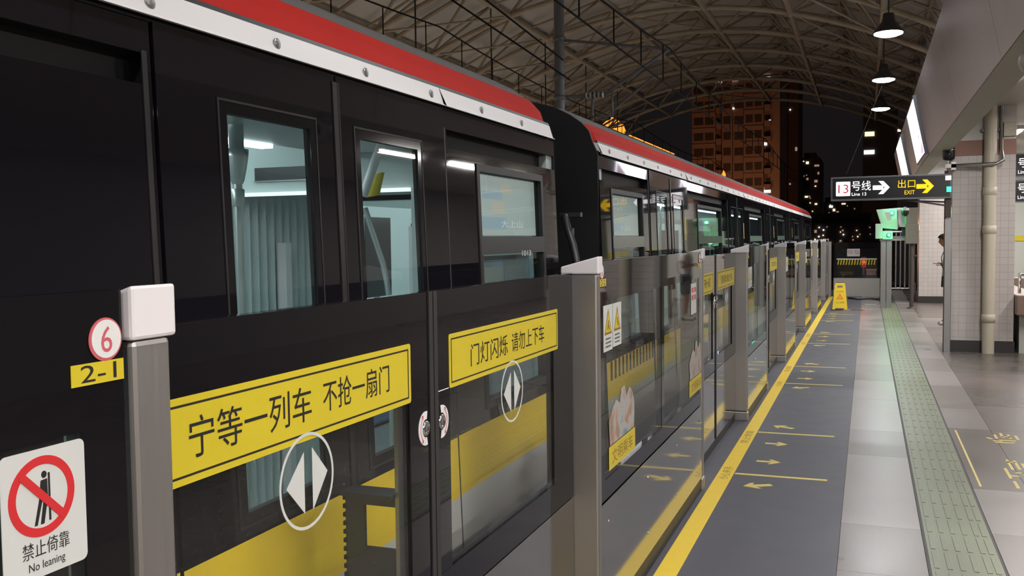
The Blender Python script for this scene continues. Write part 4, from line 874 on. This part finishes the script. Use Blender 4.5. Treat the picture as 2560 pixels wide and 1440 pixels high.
def monitors():
    o = (.5, 22.5, 0)
    # upper tilted monitor in its hood
    t = thing('driver_monitor', 'tilted grey monitor with pale screen on the pedestal by railings', 'monitor', o)
    mb = MB(o)
    mb.hexa([(.30, 22.5, 1.78), (.62, 22.5, 1.74), (.66, 23.0, 1.80), (.34, 23.0, 1.84), (.17, 22.42, 2.19), (.60, 22.42, 2.22), (.70, 23.0, 2.24), (.25, 23.0, 2.2)]); mb.build('hood', 'monm', t, .01)
    mb = MB(o); mb.hexa([(.335, 22.488, 1.86), (.50, 22.488, 1.85), (.50, 22.50, 1.85), (.335, 22.50, 1.86), (.275, 22.435, 2.13), (.475, 22.43, 2.135), (.475, 22.45, 2.135), (.275, 22.455, 2.13)]); mb.build('display', 'screen2', t)
    mb = MB(o); mb.box(.36, .52, 22.55, 22.75, 1.50, 1.79); mb.build('neck', 'dark_metal', t)
    t = thing('driver_monitor', 'pale-backed monitor lit green beside the dome camera', 'monitor', (.78, 22.7, 0)); o2 = (.78, 22.7, 0)
    mb = MB(o2); mb.hexa([(.66, 22.66, 1.80), (.86, 22.66, 1.80), (.86, 23.1, 1.84), (.66, 23.1, 1.84), (.58, 22.62, 2.22), (.82, 22.62, 2.22), (.86, 23.1, 2.24), (.62, 23.1, 2.24)]); mb.build('hood', 'cap', t, .01)
    mb = MB(o2); mb.box(.72, .80, 22.8, 22.9, 1.6, 1.82); mb.build('neck', 'dark_metal', t)
    t = thing('monitor_pedestal', 'twin steel columns carrying the monitors', 'pedestal', (.40, 22.6, 0)); o3 = (.40, 22.6, 0)
    for x0, x1 in ((.275, .385), (.395, .505)): mb = MB(o3); mb.box(x0, x1, 22.55, 22.7, 0, 1.50); mb.build('column', 'alu', t, .004)
    mb = MB(o3); mb.box(.26, .90, 22.52, 22.95, 1.50, 1.53); mb.box(.40, .88, 22.9, 22.95, 1.5, 1.6); mb.build('shelf', 'alu', t)
    for (lx, lz, lb) in ((.50, 2.11, 'bright green lamp on the tilted monitor'), (.44, 1.625, 'bright green lamp on the lower signal box')):
        oo = (lx, 22.4, lz); t = thing('green_lamp', lb, 'lamp', oo)
        mb = MB(oo); mb.lathe([(.001, -.03), (.025, -.022), (.034, 0)], (lx, 22.40, lz), 16, axis='y'); mb.build('lens', 'green', t)
        mb = MB(oo); mb.lathe([(.042, -.005), (.042, .06 if lz > 2 else .03)], (lx, 22.40, lz), 16, axis='y'); mb.build('bezel', 'black', t)
        d = bpy.data.lights.new('green_light', 'POINT'); d.energy = 3.2; d.color = (.02, 1, .3); d.shadow_soft_size = .03
        l = bpy.data.objects.new('green_light', d); COL.objects.link(l); l.parent = t; l.location = (0, -.09, 0)
    oo = (.33, 22.5, 1.53); t = thing('signal_box', 'pale signal box under the tilted monitor, lit green', 'signal box', oo)
    mb = MB(oo); mb.box(.16, .31, 22.44, 22.6, 1.545, 1.88); mb.box(.31, .52, 22.44, 22.6, 1.53, 1.72); mb.build('housing', 'monm', t, .008)
    oo = (.77, 22.35, 2.02); t = thing('dome_camera', 'small black dome camera beside the green-lit monitor', 'camera', oo)
    mb = MB(oo); mb.lathe([(.075, .10), (.08, .08), (.08, .02), (.07, -.03), (.045, -.065), (.005, -.08)], (.765, 22.4, 2.11), 20); mb.build('dome', 'black', t)
    mb = MB(oo); mb.lathe([(.082, .10), (.082, .05)], (.765, 22.4, 2.11), 20); mb.box(.74, .79, 22.4, 22.7, 2.19, 2.24); mb.build('mount', 'monm', t)
    oo = (.92, 22.5, 0); t = thing('equipment_box', 'taupe equipment box on dark pole by the far pillar', 'equipment box', oo)
    mb = MB(oo); mb.box(.80, 1.03, 22.4, 22.6, 1.86, 2.22); mb.box(.78, 1.05, 22.38, 22.62, 1.43, 1.86); mb.build('housing', 'boxm', t, .008)
    mb = MB(oo); mb.tube([(.915, 22.5, 0), (.915, 22.5, 1.44)], .042, 12); mb.lathe([(.09, 0), (.09, .02), (.045, .03)], (.915, 22.5, 0), 16); mb.build('pole', 'brown', t)
    mb = MB(oo); mb.tube([(.96, 22.5, .3), (.985, 22.5, .3), (.985, 22.5, .55), (.96, 22.5, .55)], .012, 6); mb.tube([(.96, 22.5, 1.15), (1.03, 22.5, 1.15)], .03, 8); mb.build('pole_fitting', 'black', t)
    # railing
    oo = (.75, 25.2, 0); t = thing('railing', 'steel railing of upright bars beside the end barrier', 'railing', oo)
    mb = MB(oo)
    mb.tube([(.30, 25.2, 1.70), (1.12, 25.2, 1.70)], .028, 10); mb.tube([(.30, 25.2, .30), (1.12, 25.2, .30)], .022, 10); mb.build('rail', 'alu', t)
    for i in range(8): mb = MB(oo); x = .345 + .105 * i; mb.tube([(x, 25.2, .3 if i % 7 else 0), (x, 25.2, 1.7)], .022, 8); mb.build('bar', 'alu', t)
monitors()

def end_barrier():
    o = (-.27, 26.75, 0); t = thing('end_barrier', 'black-framed glass barrier with steel base and hazard stripe at platform end', 'barrier', o); mp = NY(26.7)
    mb = MB(o); mb.frame(mp, -.85, .31, .495, 1.42, .075, -.05, 0, 0); mb.rect(mp, -.85, .31, 1.30, 1.44, -.05, .002, 0); mb.build('black_frame', 'black_glass', t)
    mb = MB(o); mb.rect(mp, -.775, .235, .57, 1.30, -.03, -.015); mb.build('glass_pane', 'gate_glass', t)
    mb = MB(o); mb.rect(mp, -.85, .31, .0, .492, -.05, 0); mb.build('base_plate', 'paleplate', t)
    mb = MB(o); mb.rect(mp, -.775, .235, .985, 1.015, 0 - .014, -.012, 0)
    for i in range(14): x = -.76 + .07 * i; mb.prism(mp, [(x, .845), (x + .032, .845), (x + .057, .985), (x + .025, .985)], -.014, -.012, 1)
    mb.build('hazard_stripe', ['white', 'yel'], t, label='white line over slanted yellow bars')
    mb = MB(o); mb.rect(mp, -.51, -.19, 1.07, 1.275, -.014, -.011, 0)
    for x in (-.43, -.27): mb.ring(mp, x, 1.185, .055, .055, .045, .045, -.011, -.010, 1, 20); mb.bar(mp, (x - .035, 1.22), (x + .035, 1.15), .01, -.011, -.010, 1)
    mb.build('notice', ['offwhite', 'pink'], t, label='white notice with two red circles')
    mb = MB((-1.0, 26.85, 0)); mb.box(-1.11, -.91, 26.7, 26.85, 0, 1.47); struct(mb, 'column_end', ['steel'])
    mb = MB((-.02, 27.2, 0)); mb.lathe([(.001, -.045), (.03, -.03), (.04, 0), (.03, .03), (.001, .045)], (-.10, 29.0, .86), 14); mb.build('lens', 'red_l', None)
    ob = bpy.data.objects['lens.%03d' % 0] if False else COL.objects[-1]
    ob.name = 'red_signal'; tag(ob, 'red lamp glowing behind the end barrier glass', 'signal lamp')
    mb = MB((-.10, 29.0, 0)); mb.box(-.17, -.03, 29.04, 29.12, .7, 1.0); mb.tube([(-.10, 29.08, -.012), (-.10, 29.08, .75)], .03, 8); tag(mb.build('signal_post', 'brown', None), 'short dark post carrying the red lamp behind barrier', 'post')
    d = bpy.data.lights.new('red_light', 'POINT'); d.energy = 3; d.color = (1, .05, .02); d.shadow_soft_size = .04
    l = bpy.data.objects.new('red_light', d); COL.objects.link(l); l.location = (-.10, 28.9, .86)
    # dark equipment seen behind the barrier glass
    for k, (x, y, w, h, c) in enumerate(((-.55, 28.2, .3, .55, 'brown'), (.1, 28.6, .25, .62, 'band'), (-.2, 28.0, .22, .4, 'boxm'))):
        mb = MB((x, y, 0)); mb.box(x - w / 2, x + w / 2, y, y + .2, -.012, h); mb.box(x - w / 2 - .02, x + w / 2 + .02, y - .02, y + .22, h, h + .04); tag(mb.build('trackside_cabinet', c, None), ['dark brown', 'terracotta', 'taupe'][k] + ' low cabinet behind the end barrier', 'cabinet')
end_barrier()

def wet_sign():
    o = (-.56, 21.9, 0); t = thing('wet_floor_sign', 'yellow folding wet floor sign standing on the mat end', 'floor sign', o)
    for s in (-1, 1):
        def mp(a, b, c, s=s): return (-.56 + a, 21.9 + s * (.015 + .15 * (1 - b / .575)) + s * c, .012 + b)
        mb = MB(o); hw = lambda b: .155 - .05 * b / .55
        pts = [(-hw(0), 0), (-.10, 0), (-.085, .03), (.085, .03), (.10, 0), (hw(0), 0), (hw(.54), .54), (.085, .575), (-.085, .575), (-hw(.54), .54)]
        # panel with a hand slot: built as two side strips, a lower panel and a top strip
        mb.prism(mp, [(-hw(0), 0), (-.10, 0), (-.085, .03), (.085, .03), (.10, 0), (hw(0), 0), (hw(.47), .47), (-hw(.47), .47)], 0, .014, 0)
        mb.prism(mp, [(-hw(.47), .47), (-.055, .47), (-.055, .52), (-hw(.52), .52)], 0, .014, 0); mb.prism(mp, [(.055, .47), (hw(.47), .47), (hw(.52), .52), (.055, .52)], 0, .014, 0)
        mb.prism(mp, [(-hw(.52), .52), (hw(.52), .52), (.09, .575), (-.09, .575)], 0, .014, 0)
        b = mb.build('board', 'wetyel', t)
        if s < 0:
            mb = MB(o); mb.prism(mp, [(-.075, .22), (.075, .22), (0, .345)], .0145, .0155, 0); mb.prism(mp, [(-.045, .237), (.045, .237), (0, .315)], .0156, .016, 1); mb.bar(mp, (-.015, .245), (.01, .295), .016, .0161, .0166, 0); mb.bar(mp, (.0, .27), (.028, .24), .012, .0161, .0166, 0)
            mb.build('warning_triangle', ['wetorange', 'wetyel'], b)
            mb = MB(o); mb.text(mp, 'CAUTION', -.075, .075, .375, .40, .0155, 0); mb.text(mp, '小心地滑', -.09, .09, .13, .175, .0155, 0); mb.build('lettering', 'brownink', b)
    mb = MB(o); mb.tube([(-.64, 21.9, .585), (-.48, 21.9, .585)], .012, 8); mb.build('hinge', 'black', t)
    for k, (x, y, lb) in enumerate(((-.62, 21.62, 'dark scrap lying in front of wet floor sign'), (-.22, 21.7, 'small dark scrap on the mat beside wet floor sign'))):
        mb = MB((x, y, .004)); mb.prism(FL(), [(x - .12, y - .03), (x + .05, y - .06), (x + .13, y), (x + .03, y + .05), (x - .08, y + .03)], .004, .016); tag(mb.build('floor_scrap', 'soot', None), lb, 'scrap')
    mb = MB((-.3, 21.75, .004)); mb.box(-.42, -.05, 21.55, 21.95, .004, .008); tag(mb.build('floor_card', 'cope', None), 'brownish flat card on the mat beside the wet floor sign', 'card')
    mb = MB((.05, 25.2, 0)); mb.tube([(-.45, 25.6, .03), (-.2, 25.2, .03), (.05, 25.5, .03), (.3, 25.0, .03), (.45, 25.3, .03)], .025, 8); tag(mb.build('floor_cable', 'dark_metal', None), 'dark cable lying on the floor before the end barrier', 'cable')
    mb = MB((.05, 23.8, 0)); mb.box(-.05, .2, 23.6, 23.66, .0, .004); tag(mb.build('floor_strip', 'white', None), 'short white strip on the floor near platform end', 'floor marking')
wet_sign()

# ------------------------------------------------------------------ person behind the pillar
def skin_obj(name, mat, parent, nodes, edges, o, sub=2):
    me = bpy.data.meshes.new(name); keys = list(nodes); ix = {k: i for i, k in enumerate(keys)}
    me.from_pydata([tuple(Vector(nodes[k][0]) - Vector(o)) for k in keys], [(ix[a], ix[b]) for a, b in edges], [])
    ob = bpy.data.objects.new(name, me); COL.objects.link(ob); ob.parent = parent; me.materials.append(M[mat])
    ob.modifiers.new('skin', 'SKIN'); sv = me.skin_vertices[0].data
    for i, k in enumerate(keys):
        r = nodes[k][1]; sv[i].radius = r if isinstance(r, tuple) else (r, r); sv[i].use_root = (i == 0)
    ss = ob.modifiers.new('sub', 'SUBSURF'); ss.levels = sub; ss.render_levels = sub
    ob.modifiers['skin'].use_smooth_shade = True
    return ob
def person():
    bx, by = 1.37, 18.6; o = (bx, by, 0)
    t = thing('person', 'person in white t-shirt and dark shorts looking at a phone behind the pillar', 'person', o)
    P = lambda x, y, z: (bx + x, by + y, z * .955)       # facing -X
    N = {'pel': (P(.02, 0, .90), .112), 'waist': (P(.03, 0, 1.05), .10), 'chest': (P(.03, 0, 1.24), .115), 'shl': (P(.04, 0, 1.36), .09), 'neck': (P(.015, 0, 1.44), .052), 'nk2': (P(-.045, 0, 1.49), .05)}
    E = [('pel', 'waist'), ('waist', 'chest'), ('chest', 'shl'), ('shl', 'neck'), ('neck', 'nk2')]
    for s, q in ((-1, 'l'), (1, 'r')):
        N.update({q + 's': (P(.04, s * .17, 1.35), .052), q + 'e': (P(.05, s * .215, 1.09), .041), q + 'w': (P(-.085, s * .10, 1.12), .029), q + 'p': (P(-.135, s * .075, 1.135), (.022, .036)),
                  q + 'h': (P(.02, s * .085, .84), .088), q + 'k': (P(.015, s * .095, .47), .056), q + 'a': (P(.04, s * .10, .10), .036), q + 'f': (P(-.10, s * .115, .045), .034)})
        E += [('shl', q + 's'), (q + 's', q + 'e'), (q + 'e', q + 'w'), (q + 'w', q + 'p'), ('pel', q + 'h'), (q + 'h', q + 'k'), (q + 'k', q + 'a'), (q + 'a', q + 'f')]
    N.update({'jaw': (P(-.085, 0, 1.525), .062), 'face': (P(-.10, 0, 1.575), .082), 'skull': (P(-.085, 0, 1.625), .085), 'top': (P(-.085, 0, 1.665), .05)})
    E += [('nk2', 'jaw'), ('jaw', 'face'), ('face', 'skull'), ('skull', 'top')]
    b = skin_obj('body', 'skin_h', t, N, E, o)
    # nose, ears and fingers
    mb = MB(o); mb.tube([P(-.140, 0, 1.59), P(-.168, 0, 1.555), P(-.150, 0, 1.545)], [.008, .014, .010], 8)
    for s in (-1, 1): mb.tube([P(-.08, s * .08, 1.60), P(-.075, s * .092, 1.575), P(-.08, s * .083, 1.55)], [.01, .014, .009], 8)
    mb.build('nose_and_ears', 'skin_h', t)
    mb = MB(o)
    for s in (-1, 1): mb.lathe([(.001, -.004), (.009, 0), (.001, .004)], P(-.156, s * .03, 1.592), 10, axis='x')
    mb.tube([P(-.132, -.022, 1.522), P(-.140, 0, 1.520), P(-.132, .022, 1.522)], .004, 6); mb.build('eyes_and_mouth', 'hair', t)
    mb = MB(o)
    for s in (-1, 1):
        for i in range(4): mb.tube([P(-.155, s * (.10 - .018 * i), 1.128), P(-.195 + .006 * abs(i - 1), s * (.085 - .018 * i), 1.118), P(-.205 + .006 * abs(i - 1), s * (.062 - .015 * i), 1.135)], [.0095, .0085, .007], 8)
        mb.tube([P(-.115, s * .055, 1.15), P(-.155, s * .03, 1.168), P(-.182, s * .022, 1.165)], [.011, .0095, .008], 8)
    mb.build('fingers', 'skin_h', b)
    mb = MB(o); nu, nv = 28, 14; g = {}
    def hv(i, j):
        th, ph = 2 * math.pi * (i % nu) / nu, math.pi * j / nv
        return Vector((-.072 + .118 * math.sin(ph) * math.cos(th), .099 * math.sin(ph) * math.sin(th), 1.612 + .108 * math.cos(ph)))
    def low(x): return 1.625 if x < -.13 else 1.625 - (x + .13) * .65      # hairline from brow to nape
    for j in range(nv):
        for i in range(nu):
            q = [hv(i, j), hv(i, j + 1), hv(i + 1, j + 1), hv(i + 1, j)]; c = sum(q, Vector()) / 4
            if c.z > low(c.x): mb.add([P(*v) for v in q], [(0, 1, 2, 3)], 0, True)
    hr = mb.build('hair', 'hair', t); bb = bmesh.new(); bb.from_mesh(hr.data); bmesh.ops.remove_doubles(bb, verts=bb.verts, dist=.0005); bb.to_mesh(hr.data); bb.free(); so = hr.modifiers.new('thick', 'SOLIDIFY'); so.thickness = .012
    S = {'b': (P(.02, 0, .82), .15), 'p': (P(.02, 0, .92), .148), 'w': (P(.03, 0, 1.06), .138), 'c': (P(.03, 0, 1.24), .152), 's': (P(.04, 0, 1.36), .115), 'n': (P(.025, 0, 1.405), .07)}
    se = [('b', 'p'), ('p', 'w'), ('w', 'c'), ('c', 's'), ('s', 'n')]
    for s, q in ((-1, 'l'), (1, 'r')): S.update({q + '1': (P(.04, s * .175, 1.345), .073), q + '2': (P(.05, s * .21, 1.17), .068)}); se += [('s', q + '1'), (q + '1', q + '2')]
    skin_obj('shirt', 'shirt', t, S, se, o)
    D = {'w': (P(.02, 0, 1.02), (.14, .105)), 'p': (P(.02, 0, .90), (.15, .115))}; de = [('w', 'p')]
    for s, q in ((-1, 'l'), (1, 'r')): D.update({q + '1': (P(.02, s * .09, .82), .108), q + '2': (P(.015, s * .10, .50), .093)}); de += [('p', q + '1'), (q + '1', q + '2')]
    skin_obj('shorts', 'shorts', t, D, de, o)
    for s in (-1, 1):
        mb = MB(o); mb.hexa([P(.085, s * .06, 0), P(-.17, s * .075, 0), P(-.17, s * .165, 0), P(.085, s * .15, 0), P(.08, s * .065, .09), P(-.15, s * .085, .05), P(-.15, s * .155, .05), P(.08, s * .145, .09)]); mb.build('shoe', 'shoe', t, .02)
    mb = MB((bx - .19, by, 1.15)); c = Vector(P(-.195, 0, 1.15)); mb.hexa([c + Vector(v) for v in ((-.07, -.038, .004), (.07, -.038, -.008), (.07, .038, -.008), (-.07, .038, .004), (-.07, -.038, .012), (.07, -.038, .0), (.07, .038, .0), (-.07, .038, .012))])
    tag(mb.build('phone', 'black_glass', None, .003), 'black phone held in both hands of the person behind pillar', 'phone')
    mb = MB((bx, by - .19, .8)); mb.hexa([P(-.14, -.27, .72), P(.06, -.27, .72), P(.06, -.21, .72), P(-.14, -.21, .72), P(-.13, -.27, .93), P(.05, -.27, .93), P(.05, -.215, .93), P(-.13, -.215, .93)]); q = mb.build('shoulder_bag', 'black', None, .015)
    tag(q, 'small black bag hanging at the hip of person behind pillar', 'bag')
    mb = MB((bx, by - .19, .8)); mb.tube([P(-.06, -.22, .93), P(-.115, -.16, 1.10), P(-.125, -.05, 1.27), P(-.07, .05, 1.40), P(.03, .10, 1.455), P(.13, .07, 1.36), P(.18, -.05, 1.15), P(.14, -.17, 1.0), P(.07, -.22, .93)], .009, 6); mb.build('strap', 'black', q)
person()

# ================================================================== CITY AT NIGHT
def far_block(label, px0, px1, ptop, Y, depth, mat, wins, group=None, base=-8, lit=('lit_w',), zmin=None):
    a = at(px0, ptop, Y); b = at(px1, ptop, Y); z1 = max(a.z, b.z); o = ((a.x + b.x) / 2, Y, base)
    t = thing('apartment_building', label, 'building', o, group)
    mb = MB(o); mb.box(a.x, b.x, Y, Y + depth, base, z1); mb.box(a.x + 1, b.x - 1, Y + 1, Y + depth - 1, z1, z1 + 1.2); mb.build('walls', mat, t)
    for i, (u, v, w, h) in enumerate(wins):
        c = at(u, v, Y); e = at(u + w, v + h, Y)
        mb = MB(o); mb.box(c.x, e.x, Y - .15, Y + .02, e.z, c.z); mb.build('lit_window', lit[i % len(lit)], t)
    return t, o, a, b, z1
def city():
    Y = 180
    wins = [(1740, 208, 12, 5), (1797, 200, 14, 5), (1826, 194, 18, 7), (1896, 189, 30, 6), (1888, 305, 15, 8), (1922, 300, 20, 11), (1890, 349, 27, 14), (1890, 469, 52, 12), (1745, 350, 6, 5), (1768, 368, 12, 8), (1771, 388, 10, 8), (1783, 405, 5, 5), (1797, 272, 14, 3), (1822, 270, 14, 3), (1760, 430, 5, 5)]
    t, o, a, b, z1 = far_block('tall reddish-brown apartment tower with scattered lit windows', 1733, 1951, 168, Y, 16, 'tower', wins, lit=('lit_w',))
    x0, x1 = a.x, b.x; Wd = x1 - x0
    for k, (u0, u1, dp) in enumerate(((0, .27, 1.2), (.345, .46, .9), (.60, .82, 1.4), (.9, 1.0, .9))):
        mb = MB(o); mb.box(x0 + u0 * Wd, x0 + u1 * Wd, Y - dp, Y, -8, z1 - 3.2); mb.build('bay', 'tower', t)
    nf = 12
    for f in range(nf):
        z = z1 - 3.2 - 2.9 * f
        if z < 0: break
        for (u0, u1, dp) in ((.02, .13, 1.2), (.15, .25, 1.2), (.36, .445, .9), (.62, .70, 1.4), (.72, .80, 1.4), (.48, .58, 0), (.84, .89, 0)):
            mb = MB(o); mb.box(x0 + u0 * Wd, x0 + u1 * Wd, Y - dp - .05, Y - dp + .02, z - 2.1, z - .7); mb.build('window', 'towerwin', t)
        for (u0, u1, dp, za, zb) in ((.28, .34, 1.6, 2.9, 1.9), (.83, .9, 1.6, 2.9, 1.9), (-.005, .27, 1.35, 2.95, 2.7), (.60, .82, 1.55, 2.95, 2.7)):
            mb = MB(o); mb.box(x0 + u0 * Wd, x0 + u1 * Wd, Y - dp, Y, z - za, z - zb); mb.build('balcony', 'tower', t)
    random.seed(11)
    def rw(px0, px1, py0, py1, n, s=4): return [(random.uniform(px0, px1), random.uniform(py0, py1), random.uniform(2, s), random.uniform(2, s)) for _ in range(n)]
    far_block('dark slab block right against the reddish tower', 1953, 1996, 150, 200, 14, 'tower2', [(1988, 368, 5, 9), (1974, 273, 3, 3), (1973, 458, 4, 4), (1975, 180, 3, 3)], lit=('lit_d', 'lit_w'))
    far_block('dark low-rise cluster between tower and black sign, nearer the tower', 1998, 2050, 395, 230, 20, 'block', [(2015, 404, 7, 6), (2016, 445, 5, 5), (2036, 450, 8, 6), (2012, 490, 8, 4), (2036, 412, 12, 4), (2044, 430, 4, 6), (2037, 508, 6, 4)] + rw(2000, 2048, 400, 560, 12), lit=('lit_o', 'lit_d', 'lit_d'))
    far_block('dark low-rise block seen under the black sign', 2052, 2200, 505, 260, 20, 'block', [(2073, 514, 9, 5), (2082, 522, 6, 6), (2091, 528, 6, 3), (2116, 545, 4, 4), (2128, 553, 4, 3), (2104, 508, 10, 3), (2150, 542, 4, 3)] + rw(2055, 2195, 508, 600, 34, 3.5), lit=('lit_w', 'lit_o', 'lit_d', 'lit_d'))
    far_block('dark block standing behind the fascia end with two bright windows', 2158, 2245, 270, 210, 16, 'block', [(2162, 330, 24, 10), (2160, 376, 26, 9), (2248 - 4, 323, 8, 6)], lit=('lit_o', 'lit_w', 'lit_o'))
    far_block('low dark buildings along the track end', 1990, 2200, 560, 120, 12, 'block', rw(2022, 2195, 565, 615, 22, 3.5) + [(2020, 600, 5, 4), (2036, 575, 6, 7), (2057, 598, 5, 4), (2099, 600, 5, 4), (2107, 585, 3, 3), (2105, 574, 4, 4)], lit=('lit_o', 'lit_d', 'lit_w', 'lit_d'))
    # lit roof with the orange outline beyond the train
    A, B = at(1545, 327, 130), None
    d = at(1685, 380, 100); s = A.x / d.x; B = at(1685, 380, 100 * s)
    o = (A.x, A.y, -8); t = thing('lit_roof_building', 'dark building edged with an orange light line above the train roof', 'building', o)
    mb = MB(o); mb.box(A.x - 20, A.x, A.y - 2, B.y + 1, -8, A.z - .15); mb.build('walls', 'block', t)
    mb = MB(o)
    n = 5
    for i in range(n):
        p = A.lerp(B, i / n + .01); q = A.lerp(B, (i + 1) / n - .01); z = A.z; mb.tube([(A.x + .1, p.y, z), (A.x + .1, q.y, z)], .09, 6)
    mb.tube([(A.x - 2.8, A.y - .2, A.z - .1), (A.x + .1, A.y - .2, A.z)], .09, 6); mb.build('light_line', 'led_o', t)
    c = at(1531, 316, A.y - 1); mb = MB(o); mb.lathe([(1.9, -.7), (1.6, .1), (.9, .75), (.2, 1.0), (.15, 1.5)], c, 16); mb.build('glowing_dome', 'led_o', t)
    mb = MB(o); mb.tube([(c.x, c.y, c.z - .7), (c.x, c.y, A.z - 2)], .5, 8); mb.build('dome_base', 'block', t)
    c = at(1809, 438, 100); mb = MB(c); mb.lathe([(.05, -.35), (.22, -.1), (.22, .1), (.02, .5)], c, 10); mb.tube([(c.x, c.y, c.z - .35), (c.x, c.y, -8)], .08, 6, 0); tag(mb.build('street_lamp', 'led_o', None), 'tiny amber lamp before the foot of the reddish tower', 'street lamp')
    # street lighting that lights the facades
    for (x, y, z, e) in ((-34, 150, 2, 4800), (-14, 150, 2, 3900), (-25, 165, -2, 2600)):
        d = bpy.data.lights.new('street_light', 'POINT'); d.energy = e; d.color = (1, .50, .25); d.shadow_soft_size = .5
        l = bpy.data.objects.new('street_light', d); COL.objects.link(l); l.location = (x, y, z)
city()
